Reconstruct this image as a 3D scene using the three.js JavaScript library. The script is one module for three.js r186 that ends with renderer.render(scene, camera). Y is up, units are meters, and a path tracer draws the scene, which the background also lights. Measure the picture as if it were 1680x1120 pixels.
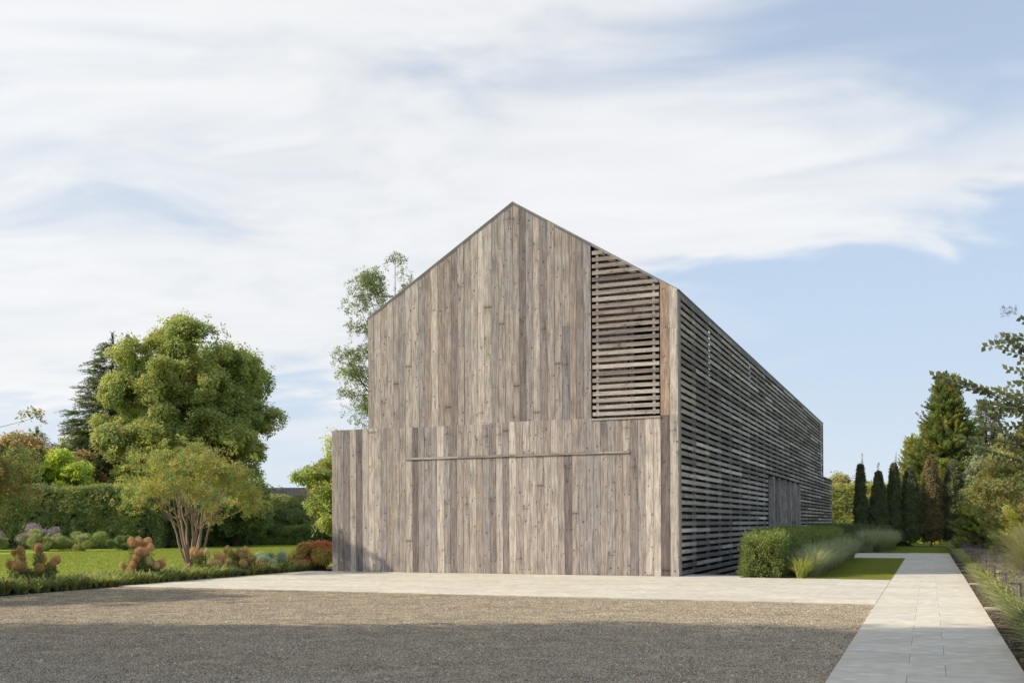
import * as THREE from 'three';
import { mergeGeometries } from 'three/addons/utils/BufferGeometryUtils.js';
import { ImprovedNoise } from 'three/addons/math/ImprovedNoise.js';

// ---------------------------------------------------------------- camera, sky, sun, exposure
const scene = new THREE.Scene();
const camera = new THREE.PerspectiveCamera(2 * Math.atan(560 / 1666) * 180 / Math.PI, 1680 / 1120, 0.1, 2000);
camera.rotation.order = 'YXZ';
camera.position.set(6.572, 1.55, 28.394);
camera.rotation.set(0.0042, 0.39, -0.0049);
camera.setViewOffset(1680, 1120, 0, -291.35, 1680, 1120);

const perlin = new ImprovedNoise();
const mixN = (a, b, t) => a + (b - a) * t, clamp01 = (x) => Math.min(1, Math.max(0, x));
const sstep = (a, b, x) => { const t = clamp01((x - a) / (b - a)); return t * t * (3 - 2 * t); };
function fbm3(x, y, z, oct) { let s = 0, a = 0.5; for (let i = 0; i < oct; i++) { s += a * perlin.noise(x, y, z); a *= 0.5; x = x * 2.03 + 11.7; y = y * 2.03 + 5.3; z = z * 2.03 + 7.1; } return s; }

const SKY_GAIN = 0.61;
function makeSky() {
  const W = 4096, H = 2048, data = new Float32Array(W * H * 4);
  for (let r = 0; r < H; r++) {
    const el = ((r + 0.5) / H - 0.5) * Math.PI, y = Math.sin(el), ce = Math.cos(el), eld = el * 180 / Math.PI;
    for (let c = 0; c < W; c++) {
      const o = (r * W + c) * 4;
      data[o + 3] = 1;
      if (eld < -1.5) { data[o] = 0.24; data[o + 1] = 0.235; data[o + 2] = 0.20; continue; }
      const ph = ((c + 0.5) / W - 0.5) * 2 * Math.PI, x = Math.cos(ph) * ce, z = Math.sin(ph) * ce;
      const az = Math.atan2(x, -z) * 180 / Math.PI;                        // 0 straight down the path, + to the east
      // clear air
      const hz = Math.exp(-Math.max(0, eld) / 7.5), up = sstep(10, 60, eld);
      const lowA = sstep(26, 11, eld); let R = mixN(mixN(mixN(0.425, 0.455, lowA), 0.27, up), 0.71, hz), G = mixN(mixN(mixN(0.525, 0.595, lowA), 0.37, up), 0.775, hz), B = mixN(mixN(mixN(0.69, 0.785, lowA), 0.56, up), 0.82, hz);
      // high cirrus sheet on a level layer
      const k = 1 / (Math.max(0, y) + 0.12), px = x * k, pz = z * k;
      const wx = fbm3(px * 0.9 + 3, pz * 0.9, 1.5, 3), wz = fbm3(px * 0.9, pz * 0.9 + 9, 7.5, 3);
      const a = 0.28, sx = (px * Math.cos(a) - pz * Math.sin(a)), sz = (px * Math.sin(a) + pz * Math.cos(a));
      const broad = fbm3(px * 0.75 + 4.2 + wx * 0.5, pz * 0.95 + 2.1, 0.4, 4);
      const streak = fbm3(sx * 1.15 + wx * 0.9, sz * 2.1 + wz * 1.3, 3.3, 6);
      const fine = fbm3(sx * 4.5 + wx * 3.0, sz * 9 + wz * 3.5, 8.8, 5);
      const west = 0.5 + 0.5 * Math.cos((az + 62) * Math.PI / 180);
      const edgeAz = mixN(6.5, 14.2, sstep(-34, -9, az)) + 0.06 * Math.max(0, Math.min(40, az + 9)) - 6 * sstep(60, 160, Math.abs(az + 20));
      const sheet = sstep(-0.9, 1.7, eld - edgeAz + 5.5 * (streak * 0.8 + fine * 0.5) + 2.5 * broad);
      let d = sheet * sstep(-0.46, 0.42, broad * 0.7 + streak * 0.8 + fine * 0.30 + Math.min(0.34, (west - 0.80) * mixN(4.4, 0.6, sstep(32, 60, eld)) + 0.10));
      // the dense lower lip of the sheet
      d = Math.max(d, sheet * 0.92 * Math.exp(-Math.pow((eld - edgeAz - 2.4 - 3 * streak) / 2.4, 2)));
      // faint veil below and above
      d = Math.max(d, 0.55 * sstep(0.74, 0.93, west) * sstep(-0.1, 0.35, streak + broad * 0.6 + (west - 0.72)) * sstep(1, 6, eld));
      d = clamp01(d);
      const cs = x * -0.736 + y * 0.574 + z * 0.359, cw = (0.815 + 0.07 * fine + 0.05 * streak + 0.05 * broad) * (1 + 0.5 * Math.pow(Math.max(0, cs), 3));  // clouds brightened toward the unseen sun, added to lift fill in the shade
      R = mixN(R, cw, d * 0.90); G = mixN(G, cw * 1.005, d * 0.90); B = mixN(B, cw * 1.01, d * 0.90);
      data[o] = R * SKY_GAIN; data[o + 1] = G * SKY_GAIN; data[o + 2] = B * SKY_GAIN;
    }
  }
  const t = new THREE.DataTexture(data, W, H, THREE.RGBAFormat, THREE.FloatType);
  t.mapping = THREE.EquirectangularReflectionMapping; t.magFilter = THREE.LinearFilter; t.minFilter = THREE.LinearFilter; t.needsUpdate = true;
  return t;
}
const sky = makeSky();
scene.background = sky; scene.environment = sky;

const sunDir = new THREE.Vector3(-0.736, 0.574, 0.359).normalize();
const sun = new THREE.DirectionalLight(new THREE.Color(1, 0.90, 0.74), 2.75);
sun.position.copy(sunDir).multiplyScalar(120).add(new THREE.Vector3(-8, 0, -6));
sun.target.position.set(-8, 0, -6);
sun.castShadow = true; sun.shadow.radius = 1.6; sun.shadow.mapSize.set(4096, 4096);
Object.assign(sun.shadow.camera, { left: -75, right: 75, top: 75, bottom: -75, near: 1, far: 320 });
scene.add(sun, sun.target);

const renderer = new THREE.WebGLRenderer({ antialias: true });
renderer.toneMapping = THREE.LinearToneMapping;
renderer.toneMappingExposure = 1.8;
renderer.shadowMap.enabled = true;

// ---------------------------------------------------------------- helpers
function RNG(seed) { let a = seed >>> 0; return () => { a = (a + 0x6D2B79F5) | 0; let t = Math.imul(a ^ (a >>> 15), 1 | a); t = (t + Math.imul(t ^ (t >>> 7), 61 | t)) ^ t; return ((t ^ (t >>> 14)) >>> 0) / 4294967296; }; }
const lin = (r, g, b) => new THREE.Color().setRGB(r, g, b);
const V = (x, y, z) => new THREE.Vector3(x, y, z);
const taken = {};
function numbered(n) { const k = taken[n] = (taken[n] ?? -1) + 1; return k ? n + '_' + String(k).padStart(3, '0') : n; }
function thing(name, label, category, pos = [0, 0, 0], turn = 0, group) {
  const o = new THREE.Group(); o.name = numbered(name); o.position.set(...pos); o.rotation.y = turn;
  o.userData = { label, category }; if (group) o.userData.group = group; scene.add(o); return o;
}
function obj(name, geo, mat, parent) { const m = new THREE.Mesh(geo, mat); m.name = name; m.castShadow = m.receiveShadow = true; (parent || scene).add(m); return m; }
function part(name, parent) { const g = new THREE.Group(); g.name = name; parent.add(g); return g; }
function struct(name, geo, mat, label) { const m = obj(name, geo, mat); m.userData = { kind: 'structure', label, category: name.replace(/_/g, ' ').split(' ').pop() }; return m; }
function copyOf(o, pos, turn, label, scale = 1) { const c = o.clone(); c.name = numbered(o.name.replace(/_\d+$/, '')); c.position.set(...pos); c.rotation.y = turn; c.scale.setScalar(scale); c.userData = { ...o.userData, label }; scene.add(c); return c; }

// periodic value noise for textures
function vhash(x, y, s) { let h = Math.imul(x, 374761393) + Math.imul(y, 668265263) + Math.imul(s, 2147483647 ^ 0x5bd1e995); h = Math.imul(h ^ (h >>> 13), 1274126177); return ((h ^ (h >>> 16)) >>> 0) / 4294967296; }
function vnoise(x, y, px, py, s) {
  const x0 = Math.floor(x), y0 = Math.floor(y), fx = x - x0, fy = y - y0, u = fx * fx * (3 - 2 * fx), v = fy * fy * (3 - 2 * fy);
  const m = (a, p) => ((a % p) + p) % p, xa = m(x0, px), xb = m(x0 + 1, px), ya = m(y0, py), yb = m(y0 + 1, py);
  return mixN(mixN(vhash(xa, ya, s), vhash(xb, ya, s), u), mixN(vhash(xa, yb, s), vhash(xb, yb, s), u), v);
}
function tex(W, H, fn, srgb = true) {
  const d = new Uint8Array(W * H * 4);
  for (let y = 0; y < H; y++) for (let x = 0; x < W; x++) { const c = fn(x, y), o = (y * W + x) * 4; d[o] = 255 * clamp01(c[0]); d[o + 1] = 255 * clamp01(c[1]); d[o + 2] = 255 * clamp01(c[2]); d[o + 3] = 255; }
  const t = new THREE.DataTexture(d, W, H); t.wrapS = t.wrapT = THREE.RepeatWrapping; t.magFilter = THREE.LinearFilter; t.minFilter = THREE.LinearMipmapLinearFilter; t.generateMipmaps = true;
  if (srgb) t.colorSpace = THREE.SRGBColorSpace; t.needsUpdate = true; return t;
}
// flat-shaded prism: polygon (counter-clockwise in x,y) from z0 (front) back to z1; uvf(x, y) -> [u, v]
function prism(poly, z0, z1, uvf) {
  const P = [], U = [], tri = (a, b, c, ua, ub, uc) => { P.push(...a, ...b, ...c); U.push(...ua, ...ub, ...uc); }, n = poly.length;
  const F = poly.map(([x, y]) => [x, y, z0]), K = poly.map(([x, y]) => [x, y, z1]), T = poly.map(([x, y]) => uvf(x, y));
  for (let i = 1; i < n - 1; i++) { tri(F[0], F[i], F[i + 1], T[0], T[i], T[i + 1]); tri(K[0], K[i + 1], K[i], T[0], T[i + 1], T[i]); }
  for (let i = 0; i < n; i++) { const j = (i + 1) % n, e = 0.004; const ti = [T[i][0] + e, T[i][1] + e], tj = [T[j][0] + e, T[j][1] + e]; tri(F[i], K[i], K[j], T[i], ti, tj); tri(F[i], K[j], F[j], T[i], tj, T[j]); }
  const g = new THREE.BufferGeometry();
  g.setAttribute('position', new THREE.Float32BufferAttribute(P, 3)); g.setAttribute('uv', new THREE.Float32BufferAttribute(U, 2)); g.computeVertexNormals(); return g;
}
const rect = (x0, y0, x1, y1) => [[x0, y0], [x1, y0], [x1, y1], [x0, y1]];
function box(x0, y0, z0, x1, y1, z1) { const g = new THREE.BoxGeometry(x1 - x0, y1 - y0, z1 - z0).toNonIndexed(); g.translate((x0 + x1) / 2, (y0 + y1) / 2, (z0 + z1) / 2); return g; }
function sheet(x0, z0, x1, z1, y, uvScale = 1) {   // level sheet with uv in metres
  const g = new THREE.BufferGeometry();
  g.setAttribute('position', new THREE.Float32BufferAttribute([x0, y, z1, x1, y, z1, x1, y, z0, x0, y, z0], 3));
  g.setAttribute('uv', new THREE.Float32BufferAttribute([x0, z1, x1, z1, x1, z0, x0, z0].map((v) => v * uvScale), 2));
  g.setIndex([0, 1, 2, 0, 2, 3]); g.computeVertexNormals(); return g;
}
// tapered tube through points
function limb(pts, radii, sides = 6) {
  const P = [], I = [], n = pts.length, up = V(0.3, 0.1, 0.95).normalize();
  for (let i = 0; i < n; i++) {
    const t = pts[Math.min(n - 1, i + 1)].clone().sub(pts[Math.max(0, i - 1)]).normalize(), a = V(0, 0, 0).crossVectors(t, up).normalize(), b = V(0, 0, 0).crossVectors(t, a);
    for (let j = 0; j < sides; j++) { const q = j / sides * Math.PI * 2, c = Math.cos(q) * radii[i], s = Math.sin(q) * radii[i]; P.push(pts[i].x + a.x * c + b.x * s, pts[i].y + a.y * c + b.y * s, pts[i].z + a.z * c + b.z * s); }
    if (i) for (let j = 0; j < sides; j++) { const k = (j + 1) % sides, o = (i - 1) * sides, p = i * sides; I.push(o + j, p + j, o + k, o + k, p + j, p + k); }
  }
  const g = new THREE.BufferGeometry(); g.setAttribute('position', new THREE.Float32BufferAttribute(P, 3)); g.setIndex(I); g.computeVertexNormals(); return g;
}
function branchPts(a, b, bend, rnd, n = 5) {
  const out = []; const off = V(rnd() - 0.5, rnd() - 0.3, rnd() - 0.5).multiplyScalar(bend * a.distanceTo(b));
  for (let i = 0; i <= n; i++) { const t = i / n; out.push(a.clone().lerp(b, t).addScaledVector(off, Math.sin(t * Math.PI)).add(V(rnd() - 0.5, rnd() - 0.5, rnd() - 0.5).multiplyScalar(i && i < n ? 0.03 * a.distanceTo(b) : 0))); }
  return out;
}
const taper = (r0, r1, n = 5) => Array.from({ length: n + 1 }, (_, i) => mixN(r0, r1, i / n));

// ---------------------------------------------------------------- materials
const std = (color, rough = 0.9, extra = {}) => new THREE.MeshStandardMaterial({ color, roughness: rough, ...extra });

// weathered softwood: eight strips side by side, each 0.22 m x 6 m
const STRIPS = 8, WOODLEN = 6;
const wood = (() => {
  const W = 1024, H = 2048, sw = W / STRIPS, rnd = RNG(71), S = [];
  for (let s = 0; s < STRIPS; s++) {
    const knots = []; const nk = [14, 6, 20, 9, 17, 5, 24, 12][s];
    for (let i = 0; i < nk; i++) knots.push([rnd() * sw, rnd() * H, 4 + rnd() * 9, rnd()]);
    const bars = []; for (let i = 0; i < [1, 0, 1, 0, 1, 0, 0, 1][s]; i++) bars.push([rnd() * H, 4 + rnd() * 5, 0.5 + rnd() * 0.5]);
    S.push({ knots, bars, saw: [0, 0.5, 0, 1, 0.3, 0, 0.8, 0][s], ang: (rnd() - 0.5) * 1.4, freq: 0.55 + rnd() * 0.5, split: rnd() * sw });
  }
  const tone = new Float32Array(W * H), bump = new Float32Array(W * H);
  for (let y = 0; y < H; y++) for (let x = 0; x < W; x++) {
    const s = Math.floor(x / sw), L = x - s * sw, st = S[s]; let gx = L, kd = 0, kr = 0;
    for (const [kx, ky, r, q] of st.knots) {
      let dy = y - ky; if (dy > H / 2) dy -= H; if (dy < -H / 2) dy += H;
      if (Math.abs(dy) > 70) continue;
      const dx = L - kx, d = Math.hypot(dx, dy * 1.5) / r;
      gx += dx > 0 ? r * 1.3 * Math.exp(-d * 0.55) : -r * 1.3 * Math.exp(-d * 0.55);
      if (d < 3.5) { kd = Math.max(kd, (0.45 + 0.55 * q) * sstep(1.15, 0.55, d)); kr = Math.max(kr, (0.35 + 0.3 * q) * Math.exp(-Math.pow((d - 1.25) / 0.55, 2))); }
    }
    const g1 = vnoise(gx * 0.16, y * 0.006, 4096, 12, 3 + s), g2 = vnoise(gx * 0.42, y * 0.012, 4096, 25, 13 + s), g3 = vnoise(gx * 0.95, y * 0.03, 4096, 61, 23 + s);
    const blot = vnoise(L * 0.028, y * 0.0078, 4096, 16, 33 + s), blot2 = vnoise(L * 0.07, y * 0.024, 4096, 49, 43 + s);
    const saw = st.saw * Math.sin(y * st.freq + L * st.ang * 0.6 + 0.004 * (L - sw / 2) ** 2) * (0.4 + 0.6 * vnoise(L * 0.02, y * 0.01, 4096, 20, 53 + s));
    let bar = 0; for (const [by, bw, ba] of st.bars) { const d = Math.abs(y - by); bar = Math.max(bar, ba * Math.exp(-d / bw) * (0.6 + 0.4 * g2), ba * 0.28 * Math.exp(-d / (bw * 7)) * blot2); }
    let t = 0.80 + 0.32 * (g1 - 0.5) + 0.32 * (g2 - 0.5) + 0.26 * (g3 - 0.5) + 0.24 * (blot - 0.5) + 0.15 * (blot2 - 0.5) + 0.13 * saw;
    t -= 0.75 * kd + 0.28 * kr + 0.7 * bar; if (kd > 0.2 && g3 > 0.62) t += 0.35;
    const crack = Math.abs(L - st.split - 10 * (g1 - 0.5) - 12 * (vnoise(3.3, y * 0.004, 9, 8, 63 + s) - 0.5)); if (vnoise(7.1, y * 0.01, 9, 20, 73 + s) > 0.62 && crack < 1.2) t -= 0.3;
    tone[y * W + x] = t; bump[y * W + x] = clamp01(0.55 + 0.30 * (g2 - 0.5) + 0.30 * (g3 - 0.5) + 0.10 * saw + 0.35 * kr - 0.1 * kd + 0.25 * (blot2 - 0.5));
  }
  const map = tex(W, H, (x, y) => { const t = clamp01(tone[y * W + x]), q = vnoise(x * 0.03, y * 0.01, 31, 20, 5), w = 0.03 * (q - 0.5); return [mixN(0.30, 1.0, t) + w, mixN(0.255, 0.985, t), mixN(0.21, 0.965, t) - w]; });
  const bm = tex(W, H, (x, y) => { const b = bump[y * W + x]; return [b, b, b]; }, false);
  return { map, bm };
})();
const woodMat = (r, g, b) => new THREE.MeshStandardMaterial({ color: lin(r / 0.72, g / 0.72, b / 0.72), map: wood.map, bumpMap: wood.bm, bumpScale: 0.012, roughness: 0.88 });
const facadeTint = { cream: woodMat(0.568, 0.519, 0.477), sand: woodMat(0.475, 0.433, 0.405), mid: woodMat(0.393, 0.353, 0.334), warm: woodMat(0.36, 0.31, 0.283), grey: woodMat(0.339, 0.316, 0.316), dusk: woodMat(0.268, 0.239, 0.235), dark: woodMat(0.202, 0.179, 0.177), bluish: woodMat(0.246, 0.239, 0.262), umber: woodMat(0.18, 0.151, 0.144), rust: woodMat(0.404, 0.302, 0.233) };
const slatCols = [[0.31, 0.295, 0.275], [0.22, 0.207, 0.193], [0.38, 0.36, 0.335], [0.16, 0.148, 0.138], [0.27, 0.245, 0.215], [0.34, 0.32, 0.305], [0.195, 0.178, 0.162], [0.48, 0.46, 0.43]];
for (const c of slatCols) { c[0] *= 1.42; c[1] *= 1.40; c[2] *= 1.35; }
const slatMats = slatCols.map((c) => woodMat(...c));
const slatMass = new THREE.MeshStandardMaterial({ color: 0xffffff, vertexColors: true, map: wood.map, bumpMap: wood.bm, bumpScale: 0.006, roughness: 0.9 });
const M = {
  membrane: std(lin(0.022, 0.022, 0.024), 0.95), zinc: std(lin(0.16, 0.165, 0.17), 0.45, { metalness: 0.7 }), blackMetal: std(lin(0.06, 0.055, 0.05), 0.5, { metalness: 0.3 }),
  coatedGlass: new THREE.MeshPhysicalMaterial({ color: lin(0.80, 0.88, 0.92), metalness: 1, roughness: 0.04 }), darkGlass: new THREE.MeshPhysicalMaterial({ color: lin(0.012, 0.016, 0.016), roughness: 0.05 }),
  bronze: std(lin(0.11, 0.10, 0.085), 0.5, { metalness: 0.3 }), trim: std(lin(0.27, 0.245, 0.215), 0.75), bark: std(lin(0.09, 0.07, 0.055), 0.95), palebark: std(lin(0.36, 0.26, 0.18), 0.8), greybark: std(lin(0.13, 0.115, 0.10), 0.9),
};
const woodUV = (strip, off, x0, wide, along) => {   // 'y' boards stand, 'x' boards lie
  const u0 = (strip + 0.03) / STRIPS, us = 0.94 / STRIPS;
  return along === 'y' ? (x, y) => [u0 + us * (x - x0) / wide, (y + off) / WOODLEN] : (x, y) => [u0 + us * (y - x0) / wide, (x + off) / WOODLEN];
};

// ---------------------------------------------------------------- ground
const lawnMap = tex(1024, 1024, (x, y) => {
  const f = vnoise(x * 0.5, y * 0.5, 512, 512, 1), g = vnoise(x * 0.25, y * 0.25, 256, 256, 2), b = vnoise(x / 64, y / 64, 16, 16, 3), c = vnoise(x / 16, y / 16, 64, 64, 4);
  const t = 0.74 + 0.34 * (f - 0.5) + 0.3 * (g - 0.5) + 0.16 * (b - 0.5) + 0.14 * (c - 0.5); return [t * 0.80, t * 0.95, t * 0.40];
});
const fineBump = tex(512, 512, (x, y) => { const t = 0.5 * vnoise(x * 0.5, y * 0.5, 256, 256, 8) + 0.5 * vnoise(x * 0.25, y * 0.25, 128, 128, 9); return [t, t, t]; }, false);
const withRepeat = (t, r) => { const c = t.clone(); c.repeat.set(r, r); c.needsUpdate = true; return c; };
const lawnMat = std(lin(0.86, 0.78, 0.27), 0.95, { map: withRepeat(lawnMap, 0.2), bumpMap: withRepeat(fineBump, 0.5), bumpScale: 0.03 });
const meadowMat = std(lin(0.30, 0.28, 0.15), 0.95, { map: withRepeat(lawnMap, 0.11), bumpMap: withRepeat(fineBump, 0.3), bumpScale: 0.03 });
const gravelMap = tex(1024, 1024, (x, y) => {
  const f = vnoise(x * 0.25, y * 0.25, 256, 256, 1), g = vnoise(x * 0.125, y * 0.125, 128, 128, 2), h = vnoise(x * 0.5, y * 0.5, 512, 512, 3), b = vnoise(x / 90, y / 90, 11, 11, 4), w = vnoise(x * 0.2, y * 0.2, 204, 204, 6);
  const t = 0.66 + 0.5 * (f - 0.5) + 0.36 * (g - 0.5) + 0.34 * (h - 0.5) + 0.26 * (b - 0.5); return [t + 0.05 * (w - 0.4), t * 0.94, t * 0.84 - 0.05 * (w - 0.5)];
});
const gravelMat = std(lin(0.85, 0.765, 0.63), 0.95, { map: withRepeat(gravelMap, 0.42), bumpMap: withRepeat(gravelMap, 0.42), bumpScale: 0.02 });
const mulchMat = std(lin(0.14, 0.095, 0.07), 0.98, { map: withRepeat(gravelMap, 0.3), bumpMap: withRepeat(gravelMap, 0.3), bumpScale: 0.04 });
const stoneMap = tex(1024, 1024, (x, y) => {
  const a = vnoise(x / 110, y / 7, 9.3 | 0, 146, 1), b = vnoise(x / 40, y / 3.5, 25, 292, 2), c = vnoise(x / 60, y / 60, 17, 17, 3), f = vnoise(x * 0.5, y * 0.5, 512, 512, 4);
  const t = 0.90 + 0.09 * (a - 0.5) + 0.07 * (b - 0.5) + 0.09 * (c - 0.5) + 0.07 * (f - 0.5); return [t, t * 0.985, t * 0.955];
});
const stoneMats = [[0.72, 0.685, 0.60], [0.76, 0.725, 0.635], [0.675, 0.64, 0.56], [0.71, 0.685, 0.62]].map((c) => std(lin(...c), 0.75, { map: withRepeat(stoneMap, 0.5), bumpMap: withRepeat(fineBump, 1.5), bumpScale: 0.003 }));
const PATH_X0 = 5.65, PATH_X1 = 7.45, BED_X = -12.35, GRAVEL_Z = 8.5;

struct('ground', mergeGeometries([sheet(-400, -400, -0.3, 400, -0.05), sheet(1.72, -400, 400, 400, -0.05), sheet(-0.3, -1.36, 1.72, 400, -0.05), sheet(-0.3, -400, 1.72, -20.6, -0.05)]), meadowMat, 'rough meadow ground spreading to the horizon');
struct('lawn', sheet(-75, -48, -13.9, 60, 0), lawnMat, 'wide sunlit lawn on the far side of the planting bed');
struct('house_lawn', sheet(3.0, -16.6, PATH_X0, 0.005, 0.004), lawnMat, 'clipped lawn panel between the house and the stone path');
struct('far_lawn', sheet(-2, -41, 12, -24.2, 0.004), lawnMat, 'strip of lawn beyond the end of the stone path');
struct('gravel_drive', sheet(BED_X, GRAVEL_Z, PATH_X0, 60, 0), gravelMat, 'loose tan gravel forecourt');
struct('mulch_bed', mergeGeometries([sheet(PATH_X1, -38, 16, 60, 0.008), sheet(1.72, -45, 4.4, 0.0, 0.001), sheet(0.02, -45, 1.72, -20.6, 0.001), sheet(-16.2, -2.5, BED_X, 60, 0.012), sheet(-13.9, -48, -11.5, -2.5, -0.01)]), mulchMat, 'dark bark mulch under the planting');

struct('sunken_strip', mergeGeometries([box(-0.3, -0.75, -20.6, 1.72, -0.7, -1.36), box(1.72, -0.75, -20.6, 1.8, -0.003, -1.36), box(-0.3, -0.75, -1.36, 1.72, -0.003, -1.3), box(-0.3, -0.75, -20.66, 1.72, -0.003, -20.6)]), std(lin(0.30, 0.29, 0.27), 0.95), 'narrow sunken strip along the foot of the slatted side');
function slabs(parent, list, y0, y1, rnd, nm) {
  for (const [x0, z0, x1, z1] of list) {
    const j = 0.004, t = y1 + (rnd() - 0.5) * 0.003, g = new THREE.BoxGeometry(x1 - x0 - j, t - y0, z1 - z0 - j), ou = rnd() * 5, ov = rnd() * 5, p = g.attributes.position, u = g.attributes.uv;
    for (let i = 0; i < p.count; i++) u.setXY(i, ou + p.getX(i), ov + p.getZ(i));
    g.translate((x0 + x1) / 2, (y0 + t) / 2, (z0 + z1) / 2);
    obj(nm, g, stoneMats[Math.floor(rnd() * stoneMats.length)], parent);
  }
}
{
  const rnd = RNG(5);
  const bedding = std(lin(0.17, 0.16, 0.145), 0.95);
  const pathG = struct('stone_path', sheet(PATH_X0, -24.2, PATH_X1, 40, 0.006), bedding, 'straight pale stone path along the house');
  const rows = []; let z = 28.9, k = 0;
  while (z > -24.1) { const d = 0.87, x = k % 2 ? mixN(PATH_X0, PATH_X1, 0.594) : mixN(PATH_X0, PATH_X1, 0.396), z0 = Math.max(-24.2, z - d); if (z < 24) rows.push([PATH_X0, z0, x, z], [x, z0, PATH_X1, z]); z -= d; k++; }
  slabs(pathG, rows, 0.0, 0.03, rnd, 'path_slab');
  const cross = struct('cross_path', sheet(1.9, -23.9, PATH_X0, -16.75, 0.01), bedding, 'pale stone cross path leading to the house side');
  const cl = []; for (let i = 0; i < 8; i++) for (let j = 0; j < 3; j++) cl.push([mixN(1.9, PATH_X0, j / 3), mixN(-23.9, -16.75, i / 8), mixN(1.9, PATH_X0, (j + 1) / 3), mixN(-23.9, -16.75, (i + 1) / 8)]);
  slabs(cross, cl, 0.004, 0.028, rnd, 'path_slab');
  const ter = struct('paved_terrace', mergeGeometries([sheet(BED_X, 0.01, PATH_X0, GRAVEL_Z, 0.008), sheet(0.02, -1.35, 1.70, 0.01, 0.008)]), bedding, 'pale limestone paving in front of the gable');
  const tl = []; const nx = 15, nz = 13, zb = 8.1;
  for (let i = 0; i < nx; i++) for (let j = 0; j < nz; j++) tl.push([mixN(BED_X, PATH_X0 - 0.01, i / nx), mixN(0.012, zb, j / nz), mixN(BED_X, PATH_X0 - 0.01, (i + 1) / nx), mixN(0.012, zb, (j + 1) / nz)]);
  for (let i = 0; i < 12; i++) tl.push([mixN(BED_X, PATH_X0 - 0.01, i / 12), zb, mixN(BED_X, PATH_X0 - 0.01, (i + 1) / 12), GRAVEL_Z]);
  tl.push([0.03, -1.35, 1.1, 0.008], [1.1, -1.35, 1.70, 0.008]);
  slabs(ter, tl, 0.0, 0.024, rnd, 'paver');
  const nib = [1.48, 8.95, -5.5, -10.8];
  nib.forEach((zz, i) => { const s = thing('edging_stone', ['short pale stone laid across the mulch, second nearest beside the path', 'short pale stone laid across the mulch, nearest beside the path', 'short pale stone laid across the mulch at the start of the house shadow', 'farthest short pale stone laid across the mulch'][i], 'stone', [PATH_X1 + 0.006, 0, zz], 0, 'short stones across the mulch strip'); obj('slab', box(0, 0.0, -0.11, 0.42, 0.05, 0.11), stoneMats[i % 4], s); });
}

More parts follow.
